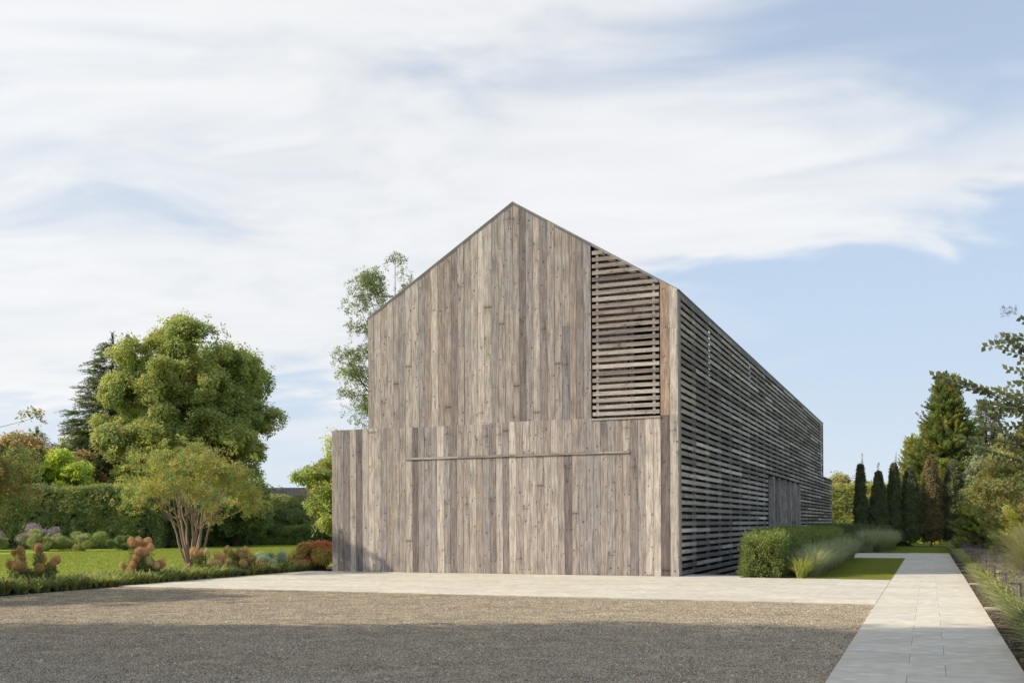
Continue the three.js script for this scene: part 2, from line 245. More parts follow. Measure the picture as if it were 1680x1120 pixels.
// ---------------------------------------------------------------- the barn house
const RIDGE_X = -5.045, RIDGE_Y = 11.3, EAVE = 8.2, WID = 10.09, LOW_W = 11.45, LOW_H = 4.6, LEN = 42.86, LOW_LEN = 49.3;
const roofY = (x) => RIDGE_Y - Math.abs(x - RIDGE_X) * (RIDGE_Y - EAVE) / 5.045;
const house = thing('barn_house', 'weathered timber barn house with plank gable front and slatted long side', 'house');
{
  const rnd = RNG(1234), noUV = () => [0, 0];
  // the closed body behind the boards
  const gable = (x0, x1, y0, dy) => { const p = [[x0, y0], [x1, y0], [x1, roofY(x1) - dy]]; if (x0 < RIDGE_X && x1 > RIDGE_X) p.push([RIDGE_X, RIDGE_Y - dy]); p.push([x0, roofY(x0) - dy]); return p; };
  const body = mergeGeometries([
    prism(gable(-WID + 0.03, -0.6, 4.5, 0.12), -0.75, -LEN + 0.1, noUV), prism(rect(-LOW_W + 0.03, 0, -0.6, 4.52), -0.75, -LOW_LEN + 0.1, noUV),
    prism(gable(-WID + 0.03, -2.6, 4.5, 0.12), -0.062, -0.75, noUV), prism(gable(-0.5, -0.13, 4.5, 0.12), -0.062, -0.75, noUV), prism(rect(-LOW_W + 0.03, 0.002, -0.13, 4.52), -0.062, -0.75, noUV),
    box(-0.6, 3.66, -LEN + 0.1, -0.13, 8.08, -0.75), box(-0.6, -0.7, -17.45, -0.13, 3.66, -0.75), box(-0.6, 0.002, -LOW_LEN + 0.1, -0.13, 3.66, -29.75), box(-0.6, 3.66, -LOW_LEN + 0.1, -0.13, 4.52, -LEN + 0.1)]);
  obj('wall', body, M.membrane, house);
  // roof: two sheets with standing thickness, and edge trims
  const roof = part('roof', house), t = 0.05, sl = (RIDGE_Y - EAVE) / 5.045;
  obj('roof_sheet', prism([[-WID - 0.01, EAVE - 0.105], [RIDGE_X, RIDGE_Y - 0.105], [RIDGE_X, RIDGE_Y - 0.105 + t], [-WID - 0.01, EAVE - 0.105 + t]], -0.02, -LEN, noUV), M.zinc, roof);
  obj('roof_sheet', prism([[RIDGE_X, RIDGE_Y - 0.105], [0.005, EAVE - 0.105], [0.005, EAVE - 0.105 + t], [RIDGE_X, RIDGE_Y - 0.105 + t]], -0.02, -LEN, noUV), M.zinc, roof);
  obj('flat_roof', mergeGeometries([box(-LOW_W + 0.005, 4.523, -LOW_LEN + 0.02, -WID - 0.02, 4.56, -0.05), box(-WID - 0.02, 4.523, -LOW_LEN + 0.02, -0.05, 4.56, -LEN - 0.02)]), M.zinc, roof);
  const trim = (x0, x1) => prism([[x0, roofY(x0) - 0.034], [x1, roofY(x1) - 0.034], [x1, roofY(x1) - 0.004], [x0, roofY(x0) - 0.004]], -0.017, -0.14, noUV);
  obj('rake_trim', trim(-WID - 0.012, RIDGE_X), M.trim, roof); obj('rake_trim', trim(RIDGE_X, 0.012), M.trim, roof);
  obj('eave_trim', box(-0.06, EAVE - 0.06, -LEN - 0.01, 0.02, EAVE - 0.002, -0.145), M.blackMetal, roof);

  // ---- front boards
  const tones = Object.keys(facadeTint);
  let lastTone = ''; const darkTones = ['dusk', 'dark', 'umber', 'bluish'];
  const weighted = (list) => { let n = draw(list); if (darkTones.includes(n) && darkTones.includes(lastTone)) n = draw(list); return (lastTone = n); };
  const draw = (list) => { const q = rnd() * list.reduce((a, b) => a + b[1], 0); let s = 0; for (const [n, w] of list) { s += w; if (q <= s) return n; } return list[0][0]; };
  const upperMix = [['cream', 2.6], ['sand', 3.2], ['mid', 3.4], ['warm', 2], ['grey', 3], ['dusk', 3], ['dark', 3.2], ['bluish', 0.5], ['umber', 0.4]];
  const lowerMix = [['cream', 2.4], ['sand', 5], ['mid', 6], ['warm', 1.6], ['grey', 5], ['dusk', 2.6], ['dark', 1.2]];
  function board(parent, poly, x0, wide, z, tone, label) {
    const zf = z + rnd() * rnd() * 0.011, g = prism(poly, zf, zf - 0.028, woodUV(Math.floor(rnd() * STRIPS), rnd() * WOODLEN, x0, wide, 'y'));
    const m = obj('board', g, facadeTint[tone], parent); if (label) m.userData.label = label; return m;
  }
  const gab = part('gable_cladding', house), gap = 0.008;
  const upL = -WID, upR = -2.575; let nUp = 33;
  const xs = [upL]; for (let i = 1; i < nUp; i++) xs.push(mixN(upL, upR, i / nUp) + (rnd() - 0.5) * 0.03); xs.push(upR);
  xs[22] = RIDGE_X + 0.002;
  for (let i = 0; i < nUp; i++) {
    const a = xs[i] + gap / 2, b = xs[i + 1] - gap / 2, lo = 4.45, ta = roofY(a) - 0.036, tb = roofY(b) - 0.036;
    const tone = i === 21 || i === 22 ? 'mid' : i < 9 ? weighted([['sand', 4], ['mid', 5], ['warm', 2], ['grey', 2], ['dusk', 0.6]]) : weighted(upperMix);
    if (rnd() < 0.34) {
      const y = mixN(lo + 0.7, Math.min(ta, tb) - 0.6, rnd());
      board(gab, rect(a, lo, b, y - 0.002), a, b - a, -0.03, tone); board(gab, [[a, y + 0.002], [b, y + 0.002], [b, tb], [a, ta]], a, b - a, -0.03, rnd() < 0.7 ? tone : weighted(upperMix));
    } else board(gab, [[a, lo], [b, lo], [b, tb], [a, ta]], a, b - a, -0.03, tone);
  }
  const c0 = -0.5, c1 = -0.23, c2 = -0.003;
  board(gab, [[c0, 4.612], [c1 - gap, 4.612], [c1 - gap, 7.08], [c0, 7.08]], c0, 0.28, -0.012, 'rust'); board(gab, [[c0, 7.085], [c1 - gap, 7.085], [c1 - gap, roofY(c1) - 0.036], [c0, roofY(c0) - 0.036]], c0, 0.28, -0.012, 'rust');
  board(gab, [[c1, 4.612], [c2, 4.612], [c2, 7.08], [c1, 7.08]], c1, 0.24, -0.01, 'cream'); board(gab, [[c1, 7.085], [c2, 7.085], [c2, roofY(c2) - 0.036], [c1, roofY(c1) - 0.036]], c1, 0.24, -0.01, 'cream');
  const low = part('ground_floor_cladding', house), door = part('garage_door', house);
  board(low, rect(c0, 0.02, c1 - gap, 4.608), c0, 0.28, -0.01, 'umber'); board(low, rect(c1, 0.02, c2, 4.608), c1, 0.24, -0.008, 'sand');
  const DL = -8.73, DR = -1.41;
  const cols = (a, b, n) => { const r = [a]; for (let i = 1; i < n; i++) r.push(mixN(a, b, i / n) + (rnd() - 0.5) * 0.03); r.push(b); return r; };
  const put = (list, isDoor) => { let step = 0; for (let i = 0; i < list.length - 1; i++) {
    if (rnd() < 0.3) step = (rnd() - 0.5) * 0.05;
    const a = list[i] + gap / 2, b = list[i + 1] - gap / 2, top = LOW_H + step, tone = weighted(lowerMix);
    if (isDoor) { board(door, rect(a, 0.025, b, 3.555), a, b - a, -0.006, tone); board(low, rect(a, 3.635, b, a > -2.6 ? LOW_H - 0.06 : top), a, b - a, -0.006, rnd() < 0.75 ? tone : weighted(lowerMix)); }
    else if (rnd() < 0.12) { const y = 1 + rnd() * 2.6; board(low, rect(a, 0.02, b, y - 0.002), a, b - a, -0.006, tone); board(low, rect(a, y + 0.002, b, a > -2.6 ? LOW_H - 0.06 : top), a, b - a, -0.006, rnd() < 0.6 ? tone : weighted(lowerMix)); }
    else board(low, rect(a, 0.02, b, a > -2.6 ? LOW_H - 0.06 : top), a, b - a, -0.006, tone);
  } };
  put(cols(-LOW_W, DL, 12), false); put(cols(DL, DR, 33), true); put(cols(DR, c0, 4), false);
  // thin timber rail along the head of the door, in several lengths
  const rl = [DL + 0.004, -6.9, -5.4, -3.5, -2.4, DR - 0.004];
  for (let i = 0; i < 5; i++) { const g = prism(rect(rl[i], 3.566, rl[i + 1] - 0.003, 3.63), 0.028, -0.03, woodUV(i, i * 1.3, 3.56, 0.08, 'x')); obj('rail', g, facadeTint[['sand', 'grey', 'warm', 'mid', 'sand'][i]], door); }
  // far-left return edge and bare end wall of the low wing
  for (let k = 0; k < 6; k++) { const g = prism(rect(-0.27 - k * 0.24, 0.02, -0.034 - k * 0.24, LOW_H - 0.01), 0, -0.028, woodUV(k, k, -0.27 - k * 0.24, 0.24, 'y')); g.rotateY(-Math.PI / 2); g.translate(-LOW_W + 0.001, 0, 0); obj('board', g, facadeTint.mid, low); }

  // ---- slatted balcony opening
  const OL = -2.56, OR = -0.51, lou = part('balcony_screen', house);
  for (let i = 0; i < 26; i++) {
    const y0 = 4.675 + i * 0.197, y1 = y0 + 0.112; let a = OL + 0.03, b = OR - 0.02;
    const xAt = (y) => RIDGE_X + (RIDGE_Y - 0.055 - y) * 5.045 / (RIDGE_Y - EAVE);
    const p = [[a, y0], [Math.min(b, xAt(y0)), y0], [Math.min(b, xAt(y1)), y1], [a, y1]]; if (p[2][0] < a + 0.1) continue;
    const g = prism(p, -0.008, -0.036, woodUV(Math.floor(rnd() * 8), rnd() * 6, y0, 0.112, 'x'));
    obj('slat', g, facadeTint[weighted([['cream', 3], ['sand', 4], ['mid', 3], ['warm', 2], ['dusk', 1.5], ['dark', 0.7]])], lou);
  }
  obj('batten', box(-2.42, 4.66, -0.10, -2.35, 9.48, -0.04), facadeTint.cream, lou); obj('batten', box(-0.73, 4.66, -0.10, -0.66, 8.5, -0.04), facadeTint.cream, lou);
  obj('sill', box(OL, LOW_H - 0.055, -0.7, OR + 0.01, LOW_H, 0.022), facadeTint.sand, lou);
  obj('soffit_rafter', prism([[-2.5, roofY(-2.5) - 0.26], [-0.52, roofY(-0.52) - 0.26], [-0.52, roofY(-0.52) - 0.11], [-2.5, roofY(-2.5) - 0.11]], -0.12, -0.2, noUV), facadeTint.warm, lou);
  const back = part('balcony_wall', house);
  for (let i = 0; i < 11; i++) { const a = -2.6 + i * 0.19, b = a + 0.185, winTop = 7.55; const y0 = a > -1.65 ? winTop : 4.55; const g = prism([[a, y0], [b, y0], [b, roofY(b) - 0.12], [a, roofY(a) - 0.12]], -0.72, -0.747, woodUV(i % 8, i * 0.7, a, 0.19, 'y')); obj('board', g, facadeTint[i % 3 ? 'warm' : 'mid'], back); }
  obj('balcony_window', box(-1.62, 4.6, -0.745, -0.5, 7.54, -0.735), M.darkGlass, back);
  obj('window_frame', box(-1.66, 4.56, -0.747, -1.61, 7.545, -0.70), M.blackMetal, back);

  // ---- slatted long side
  const side = part('side_screen', house), BAY = 2.05, Z0 = -0.42, list = [];
  for (let r = 0; r < 43; r++) {
    const yc = 8.035 - r * 0.2035, end = yc > LOW_H - 0.06 ? LEN : LOW_LEN;
    let z = r < 40 ? Z0 - 0.004 : Z0 - BAY * 0.5 - 0.004, flip = rnd() < 0.5;
    while (z > (r < 40 ? -end + 0.05 : -17.4)) {
      const k = Math.floor((-(z - Z0) + 0.1) / BAY); let e = Z0 - BAY * (k + (flip ? 1 : rnd() < 0.55 ? 2 : rnd() < 0.5 ? 3 : 1)); flip = false; e = Math.max(e, -end);
      if (-end - e > -0.3) e = -end;
      const cut = yc < 3.66; let segs = [[z, e]];
      if (cut) { segs = segs.flatMap(([a, b]) => { const o = []; if (a > -17.47) o.push([a, Math.max(b, -17.47)]); if (r < 40 && b < -29.72) o.push([Math.min(a, -29.72), b]); return o; }).filter(([a, b]) => a - b > 0.2); }
      for (const [a, b] of segs) list.push({ y: yc, a: a - 0.003, b: b + 0.003, tone: Math.floor(rnd() * 7.35), strip: Math.floor(rnd() * 8), off: rnd() * 6, x: rnd() * 0.006 });
      z = e;
    }
  }
  const slatGeo = (s) => { const g = prism(rect(-s.a, s.y - 0.058, -s.b, s.y + 0.058), 0, -0.026, woodUV(s.strip, s.off, s.y - 0.058, 0.116, 'x')); g.rotateY(Math.PI / 2); g.translate(-0.004 + s.x, 0, 0); return g; };
  list.sort((p, q) => q.a - p.a);
  list.slice(0, 300).forEach((s) => obj('slat', slatGeo(s), slatMats[s.tone], side));
  const mass = list.slice(300).map((s) => { const g = slatGeo(s), c = slatCols[s.tone], n = g.attributes.position.count, a = new Float32Array(n * 3); for (let i = 0; i < n; i++) { a[i * 3] = c[0] / 0.72; a[i * 3 + 1] = c[1] / 0.72; a[i * 3 + 2] = c[2] / 0.72; } g.setAttribute('color', new THREE.BufferAttribute(a, 3)); return g; });
  obj('far_slats', mergeGeometries(mass), slatMass, side).userData.kind = 'stuff';
  for (let k = 0; k < 24; k++) { const z = Z0 - BAY * k, top = -z < LEN ? 8.1 : 4.5, y0 = z < -17.6 && z > -29.6 ? 3.7 : 0.03; for (const dz of [0.0, 0.27]) obj('batten', box(-0.085, y0, z + dz - 0.03, -0.034, top, z + dz + 0.03), slatMats[1], side); }
  for (let k = 0; k < 2; k++) { const g = prism(rect(0.004 + k * 0.205, 0.02, 0.205 + k * 0.205, EAVE - 0.065), 0, -0.03, woodUV(k + 2, k * 2, 0.004 + k * 0.205, 0.2, 'y')); g.rotateY(Math.PI / 2); g.translate(0.004, 0, 0); obj('corner_board', g, slatMats[k ? 1 : 0], side); }
  obj('end_board', box(-0.12, 0.02, -LOW_LEN - 0.03, 0.004, LOW_H - 0.02, -LOW_LEN), slatMats[2], side); obj('end_board', box(-0.12, LOW_H, -LEN - 0.03, 0.004, EAVE - 0.065, -LEN), slatMats[2], side);
  obj('coping', box(-0.14, LOW_H - 0.02, -LOW_LEN - 0.03, 0.01, LOW_H + 0.012, -LEN - 0.032), M.zinc, side);
  for (const [za, zb, ya, yb] of [[-4.45, -5.25, 4.9, 7.98], [-12.75, -13.4, 4.6, 7.98]]) obj('tall_window', box(-0.128, ya, zb, -0.118, yb, za), M.coatedGlass, side);
  // entry with deep upright fins
  const fins = part('entry_screen', house);
  for (let k = 0; k < 6; k++) { const z = -19.5 - k * 2.03, g = prism(rect(-0.26, 0.02, 0.0, 3.655), 0, -0.09, woodUV(k, k * 1.1, -0.26, 0.26, 'y')); g.translate(-0.002, 0, z + 0.045); obj('fin', g, facadeTint[['cream', 'sand', 'cream', 'cream', 'cream', 'cream'][k]], fins); }
  obj('jamb', box(-0.55, 0.02, -17.52, -0.01, 3.66, -17.475), M.blackMetal, fins); obj('jamb', box(-0.55, 0.02, -29.715, -0.01, 3.66, -29.67), M.blackMetal, fins);
}

// ---------------------------------------------------------------- foliage kit
const leafMat = new THREE.MeshPhysicalMaterial({ color: 0xffffff, roughness: 1, transmission: 0.46, thickness: 0, side: THREE.DoubleSide, specularIntensity: 0.5 });
const needleMat = new THREE.MeshPhysicalMaterial({ color: 0xffffff, roughness: 1, transmission: 0.36, thickness: 0, side: THREE.DoubleSide, specularIntensity: 0.3 });
const bladeMat = new THREE.MeshPhysicalMaterial({ color: 0xffffff, vertexColors: true, roughness: 1, transmission: 0.36, thickness: 0, side: THREE.DoubleSide, specularIntensity: 0.4 });
const quatRand = (rnd) => { const a = rnd(), b = rnd() * 6.2832, c = rnd() * 6.2832, p = Math.sqrt(1 - a), q = Math.sqrt(a); return new THREE.Quaternion(p * Math.sin(b), p * Math.cos(b), q * Math.sin(c), q * Math.cos(c)); };
const facing = (d, rnd, w = 0.55) => new THREE.Quaternion().setFromUnitVectors(V(0, 1, 0), V(d.x + (rnd() - 0.5) * w, d.y + (rnd() - 0.5) * w, d.z + (rnd() - 0.5) * w).normalize()).multiply(new THREE.Quaternion().setFromAxisAngle(V(0, 1, 0), rnd() * 6.283));
function leafAt(P, o, dir, side, len, wid, fold) {   // folded pointed leaf, two faces
  const up = V(0, 0, 0).crossVectors(side, dir).multiplyScalar(fold * wid), m = o.clone().addScaledVector(dir, len * 0.45).add(up), t = o.clone().addScaledVector(dir, len);
  const a = m.clone().addScaledVector(side, wid / 2).sub(up), b = m.clone().addScaledVector(side, -wid / 2).sub(up);
  P.push(...o.toArray(), ...a.toArray(), ...t.toArray(), ...o.toArray(), ...t.toArray(), ...b.toArray());
}
const geoOf = (P) => { const g = new THREE.BufferGeometry(); g.setAttribute('position', new THREE.Float32BufferAttribute(P, 3)); g.computeVertexNormals(); return g; };
function leafClump(n, len, wid, seed) {              // unit radius ball of leaves
  const rnd = RNG(seed), P = [];
  for (let i = 0; i < n; i++) { const d = V(rnd() - 0.5, rnd() - 0.5, rnd() - 0.5).normalize(), o = d.clone().multiplyScalar(Math.cbrt(rnd()) * 0.8), face = V((rnd() - 0.5) * 1.7, 1, (rnd() - 0.5) * 1.7).normalize(), dir = V(d.x + (rnd() - 0.5) * 0.8, (rnd() - 0.5) * 0.4, d.z + (rnd() - 0.5) * 0.8), side = V(0, 0, 0).crossVectors(dir, face).normalize(); dir.crossVectors(face, side).normalize(); leafAt(P, o, dir, side, len * (0.7 + 0.6 * rnd()), wid * (0.7 + 0.6 * rnd()), 0.25); }
  return geoOf(P);
}
function spray(n, seed, droop = 0.25, thin = 0.1) {  // flat feathery conifer spray along +x, unit length
  const rnd = RNG(seed), P = [];
  for (let i = 0; i < n; i++) { const t = (i + rnd()) / n, s = i % 2 ? 1 : -1, o = V(t, -droop * t * t, (rnd() - 0.5) * 0.05), dir = V(0.7, (rnd() - 0.5) * 0.7, s * (0.5 + rnd() * 0.5)).normalize(), side = V(0, 0, 0).crossVectors(dir, V(rnd() - 0.5, 1, rnd() - 0.5)).normalize(); leafAt(P, o, dir, side, (0.42 - 0.25 * t) * (0.7 + 0.6 * rnd()), thin * (0.8 + 0.5 * rnd()), 0.1); }
  return geoOf(P);
}
const CL = { broad: leafClump(14, 0.75, 0.42, 3), small: leafClump(18, 0.55, 0.26, 4), fine: leafClump(22, 0.5, 0.17, 5), sprig: (() => { const g = leafClump(16, 0.62, 0.2, 9); g.scale(0.8, 1.5, 0.8); return g; })(), spray: spray(18, 6), scale: spray(22, 7, -0.15, 0.16), spruce: spray(20, 8, 0.35, 0.09) };
function cloud(parent, name, geo, mat, items) {
  const m = new THREE.InstancedMesh(geo, mat, items.length), x = new THREE.Matrix4(), s = V(1, 1, 1);
  items.forEach((it, i) => { if (it.s.isVector3) s.copy(it.s); else s.setScalar(it.s); m.setMatrixAt(i, x.compose(it.p, it.q, s)); m.setColorAt(i, it.c); });
  m.name = name; m.userData.kind = 'stuff'; m.castShadow = m.receiveShadow = true; m.instanceMatrix.needsUpdate = true; parent.add(m); return m;
}
const jitter = (c, rnd, v = 0.22, h = 0.12) => { const k = 1 + (rnd() - 0.5) * 2 * v, w = (rnd() - 0.5) * 2 * h; return lin(c[0] * k * (1 + w), c[1] * k, c[2] * k * (1 - w)); };
const LEAF_GAIN = 2.35, leafGain = (c, k = LEAF_GAIN) => [c[0] * k, c[1] * k, c[2] * k];   // lifts leaf colours past real leaves, standing in for stronger light
const pick = (a, rnd) => a[Math.floor(rnd() * a.length)];
// lobes spread over an ellipsoid, each a rough ball of clumps
function lobesOf(c, r, n, size, rnd, floor = -1) {
  const L = [];
  for (let i = 0; i < n; i++) {
    const y = Math.max(floor, 1 - 2 * (i + 0.5) / n + (rnd() - 0.5) * 0.25), a = i * 2.39996 + rnd() * 0.9, q = Math.sqrt(Math.max(0, 1 - y * y)), k = (i % 5 === 0 ? 0.45 : 0.72) + (rnd() - 0.5) * 0.34;
    L.push({ c: V(c.x + Math.cos(a) * q * r.x * k, c.y + y * r.y * k, c.z + Math.sin(a) * q * r.z * k), r: size * (0.45 + 1.1 * rnd() * rnd() + 0.25 * rnd()), tint: rnd() });
  }
  return L;
}
function fillLobes(L, count, cs, colors, rnd, o = {}) {
  const out = [], w = L.map((l) => l.r * l.r), tot = w.reduce((a, b) => a + b, 0);
  L.forEach((l, i) => {
    const n = Math.round(count * w[i] / tot), base = pick(colors, rnd);
    for (let k = 0; k < n; k++) {
      let d; do d = V(rnd() * 2 - 1, rnd() * 2 - 1, rnd() * 2 - 1); while (d.lengthSq() > 1 || d.lengthSq() < 0.01); d.normalize();
      if (d.y < -0.25 && rnd() < 0.6) d.y *= -1;
      const rr = l.r * (1 - (o.shell ?? 0.55) * rnd() * rnd()) * (rnd() < 0.10 ? 1.1 + 0.4 * rnd() : 1);
      const p = V(l.c.x + d.x * rr, l.c.y + d.y * rr * (o.flat ?? 0.8), l.c.z + d.z * rr);
      if (o.keep && !o.keep(p)) continue; if (o.holes && perlin.noise(p.x * o.holes + o.seed, p.y * o.holes * 1.25, p.z * o.holes) + 0.5 * perlin.noise(p.x * o.holes * 2.3, p.y * o.holes * 2.6 + o.seed, p.z * o.holes * 2.3) < (o.gap ?? -0.12)) continue;
      out.push({ p, q: facing(V(d.x * 0.8, d.y * 0.8 + 0.35, d.z * 0.8), rnd, 0.7), s: cs * (0.6 + 0.8 * rnd()), c: jitter(leafGain(rnd() < (o.mixin ?? 0.25) ? pick(colors, rnd) : base), rnd) });
    }
  });
  return out;
}
function woodyFrame(base, trunkTop, r0, L, rnd, share = 0.5) {
  const gs = [limb(branchPts(base, trunkTop, 0.03, rnd), taper(r0, r0 * 0.6), 8)];
  for (const l of L) if (rnd() < share) { const s = base.clone().lerp(trunkTop, 0.55 + 0.45 * rnd()); gs.push(limb(branchPts(s, l.c, 0.15, rnd), taper(r0 * 0.4, r0 * 0.08), 5)); }
  return mergeGeometries(gs);
}
function broadTree(name, label, pos, H, R, o) {
  const rnd = RNG(o.seed), t = thing(name, label, 'tree', pos, 0, o.group), r = R.isVector3 ? R : V(R, o.ry ?? (H - (o.clear ?? 2)) / 2, R), c = V(o.lean ?? 0, H - r.y, 0);
  const L = lobesOf(c, r, o.lobes ?? 30, o.lobe ?? r.x * 0.36, rnd, o.floor ?? -1);
  obj('trunk', woodyFrame(V(0, -0.05, 0), V(c.x * 0.8, c.y - r.y * 0.1, c.z), o.trunk ?? r.x * 0.05, L, rnd, o.limbs ?? 0.5), o.bark ?? M.bark, t);
  cloud(t, 'crown', o.geo ?? CL.broad, leafMat, fillLobes(L, o.n ?? 9000, o.cs ?? 0.28, o.colors, rnd, { holes: 3.2 / r.x, shell: 0.8, mixin: 0.5, ...o }));
  return t;
}
function column(name, label, pos, H, R, o) {   // slim upright crown tapering to a point
  const rnd = RNG(o.seed), t = thing(name, label, 'tree', pos, 0, o.group), items = [], gs = [limb([V(0, -0.05, 0), V(0.03, H * 0.5, 0), V(0, H * 0.97, 0)], [0.06, 0.045, 0.008], 7)], y0 = o.clear ?? 0.45;
  for (let k = 0; k < 26; k++) { const a = rnd() * 6.283, y = mixN(y0, H * 0.8, rnd()), q = R * (0.5 + 0.4 * rnd()); gs.push(limb([V(0, y, 0), V(Math.cos(a) * q, y + 0.5 + 0.4 * rnd(), Math.sin(a) * q)], [0.014, 0.004], 4)); }
  while (items.length < o.n) {
    const f = rnd(), a = rnd() * 6.283, y = mixN(y0, H, f), prof = Math.min(1, 0.55 + f * 3) * Math.pow(1 - f, 0.55) * 1.12, lump = 1 + 0.35 * perlin.noise(Math.cos(a) * 1.6 + o.seed, y * 1.5, Math.sin(a) * 1.6), q = R * prof * lump * Math.sqrt(0.25 + 0.75 * rnd()), p = V(Math.cos(a) * q, y, Math.sin(a) * q);
    if (perlin.noise(p.x * 3 + o.seed, p.y * 2.4, p.z * 3) < -0.22) continue;
    items.push({ p, q: facing(V(Math.cos(a), 0.7, Math.sin(a)), rnd, 0.9), s: o.cs * (0.6 + 0.8 * rnd()), c: jitter(leafGain(pick(o.colors, rnd)), rnd) });
  }
  obj('trunk', mergeGeometries(gs), M.greybark, t); cloud(t, 'crown', CL.broad, leafMat, items); return t;
}
function conifer(name, label, pos, H, R, o) {
  const rnd = RNG(o.seed), t = thing(name, label, 'tree', pos, 0, o.group), items = [], gs = [limb([V(0, -0.05, 0), V(0, H * 0.5, 0), V(0, H * 0.985, 0)], [R * 0.09, R * 0.055, 0.015], 7)];
  const lv = o.levels ?? 34;
  for (let i = 0; i < lv; i++) {
    const f = i / lv, y = H * (0.04 + 0.93 * f), nb = o.nb ?? 9, reach = R * (Math.pow(1 - f, o.pow ?? 0.85) * 0.96 + 0.05);
    for (let k = 0; k < nb; k++) {
      const a = i * 1.1 + k / nb * 6.283 + (rnd() - 0.5) * 0.5, len = reach * (0.62 + 0.5 * rnd()), lift = (o.lift ?? -0.15) + (rnd() - 0.5) * 0.25;
      const dir = V(Math.cos(a), lift, Math.sin(a)), base = pick(o.colors, rnd), m = Math.max(3, Math.round(len / (o.step ?? 0.28)));
      if (len > 0.8 && rnd() < 0.35) gs.push(limb([V(0, y, 0), V(dir.x * len * 0.9, y + dir.y * len * 0.9, dir.z * len * 0.9)], [0.03 + len * 0.008, 0.01], 4));
      for (let j = 0; j < m; j++) {
        const u = (o.inner ?? 0.2) + (1 - (o.inner ?? 0.2)) * (j + rnd()) / m, e = new THREE.Euler((rnd() - 0.5) * 1.2, -a + (rnd() - 0.5) * 1.5, (o.up ?? 0.1) + (rnd() - 0.5) * 0.7, 'YXZ');
        items.push({ p: V(dir.x * len * u + (rnd() - 0.5) * 0.2, y + dir.y * len * u + (o.curl ?? 0.1) * len * u * u + (rnd() - 0.5) * 0.25, dir.z * len * u + (rnd() - 0.5) * 0.2), q: new THREE.Quaternion().setFromEuler(e), s: (o.cs ?? 0.6) * (0.6 + 0.7 * rnd()) * (0.7 + 0.5 * (1 - f)), c: jitter(leafGain(base), rnd) });
      }
    }
  }
  for (let j = 0; j < 30; j++) items.push({ p: V(0, H * (0.9 + 0.1 * j / 30), 0), q: new THREE.Quaternion().setFromEuler(new THREE.Euler(0, rnd() * 6.28, 0.7 + rnd() * 0.5, 'YXZ')), s: (o.cs ?? 0.6) * (0.55 - 0.3 * j / 30), c: jitter(pick(o.colors, rnd), rnd) });
  obj('trunk', mergeGeometries(gs), M.bark, t);
  cloud(t, 'crown', o.geo ?? CL.spruce, needleMat, items); return t;
}
function hedge(name, label, a, b, depth, h, o) {   // clipped hedge from a to b (ground points), around an added dark box
  const rnd = RNG(o.seed), len = a.distanceTo(b), turn = -Math.atan2(b.z - a.z, b.x - a.x), t = thing(name, label, 'hedge', [a.x, 0, a.z], turn, o.group), items = [], e = o.fuzz ?? 0.12;
  obj('dark_core', box(e * 1.3, 0.05, -depth / 2 + e * 1.3, len - e * 1.3, h - e * 1.3, depth / 2 - e * 1.3), std(lin(0.02, 0.024, 0.012), 1), t);  // solid dark box, added to block light behind the leaves
  const faces = [[len * h * 2, 0], [len * depth, 1], [depth * h * 2, 2]], tot = faces.reduce((q, f) => q + f[0], 0), n = Math.min(o.max ?? 26000, tot * (o.per ?? 130));
  for (let i = 0; i < n; i++) {
    let q = rnd() * tot, f = 0; while (q > faces[f][0]) q -= faces[f++][0];
    const s = rnd() < 0.5 ? -1 : 1, in_ = e * (rnd() * 1.6 - 0.4) + (o.wave ?? 0.04) * (vnoise(rnd() * 0 + i * 0.37, f, 997, 7, 4) - 0.5); let p;
    const X = rnd() * len, Y = rnd() * h, Z = (rnd() - 0.5) * depth, bul = (o.wave ?? 0.04) * 2 * (vnoise(X * 0.8, Y * 0.8 + f * 9, 512, 512, o.seed) - 0.5);
    if (f === 0) p = V(X, Y, s * (depth / 2 - in_ + bul)); else if (f === 1) p = V(X, h - in_ + bul, Z); else p = V(s > 0 ? len - in_ : in_, Y, Z); const nrm = o.geo === CL.sprig ? (f === 0 ? V(0, 0.9, s * 0.7) : f === 1 ? V(0, 1, 0) : V(s * 0.7, 0.9, 0)) : f === 0 ? V(0, 0.45, s) : f === 1 ? V(0, 1, 0) : V(s, 0.45, 0);
    const c0 = vnoise(X * 0.35, Y * 0.5 + f * 11, 512, 512, o.seed + 3) + (rnd() - 0.5) * 0.5;
    items.push({ p, q: facing(nrm, rnd, 1.0), s: (o.cs ?? 0.12) * (0.6 + 0.8 * rnd()), c: jitter(o.colors[Math.min(o.colors.length - 1, Math.max(0, Math.floor(c0 * o.colors.length)))].map((v) => v * LEAF_GAIN), rnd) });
  }
  cloud(t, 'foliage', o.geo ?? CL.small, leafMat, items); return t;
}
function shrub(name, label, pos, r, o) {
  const rnd = RNG(o.seed), t = thing(name, label, o.category ?? 'shrub', pos, 0, o.group), L = lobesOf(V(0, r.y * 0.95, 0), r, o.lobes ?? 12, o.lobe ?? Math.min(r.x, r.y) * 0.5, rnd, -0.8);
  const gs = L.slice(0, 7).map((l) => limb(branchPts(V((rnd() - 0.5) * 0.1, 0, (rnd() - 0.5) * 0.1), l.c, 0.1, rnd, 4), taper(o.stem ?? 0.025, 0.006, 4), 5));
  obj('stems', mergeGeometries(gs), M.bark, t);
  cloud(t, 'foliage', o.geo ?? CL.small, leafMat, fillLobes(L, o.n ?? 1500, o.cs ?? 0.12, o.colors, rnd, { ...o, keep: (p) => p.y > 0.02 })); return t;
}
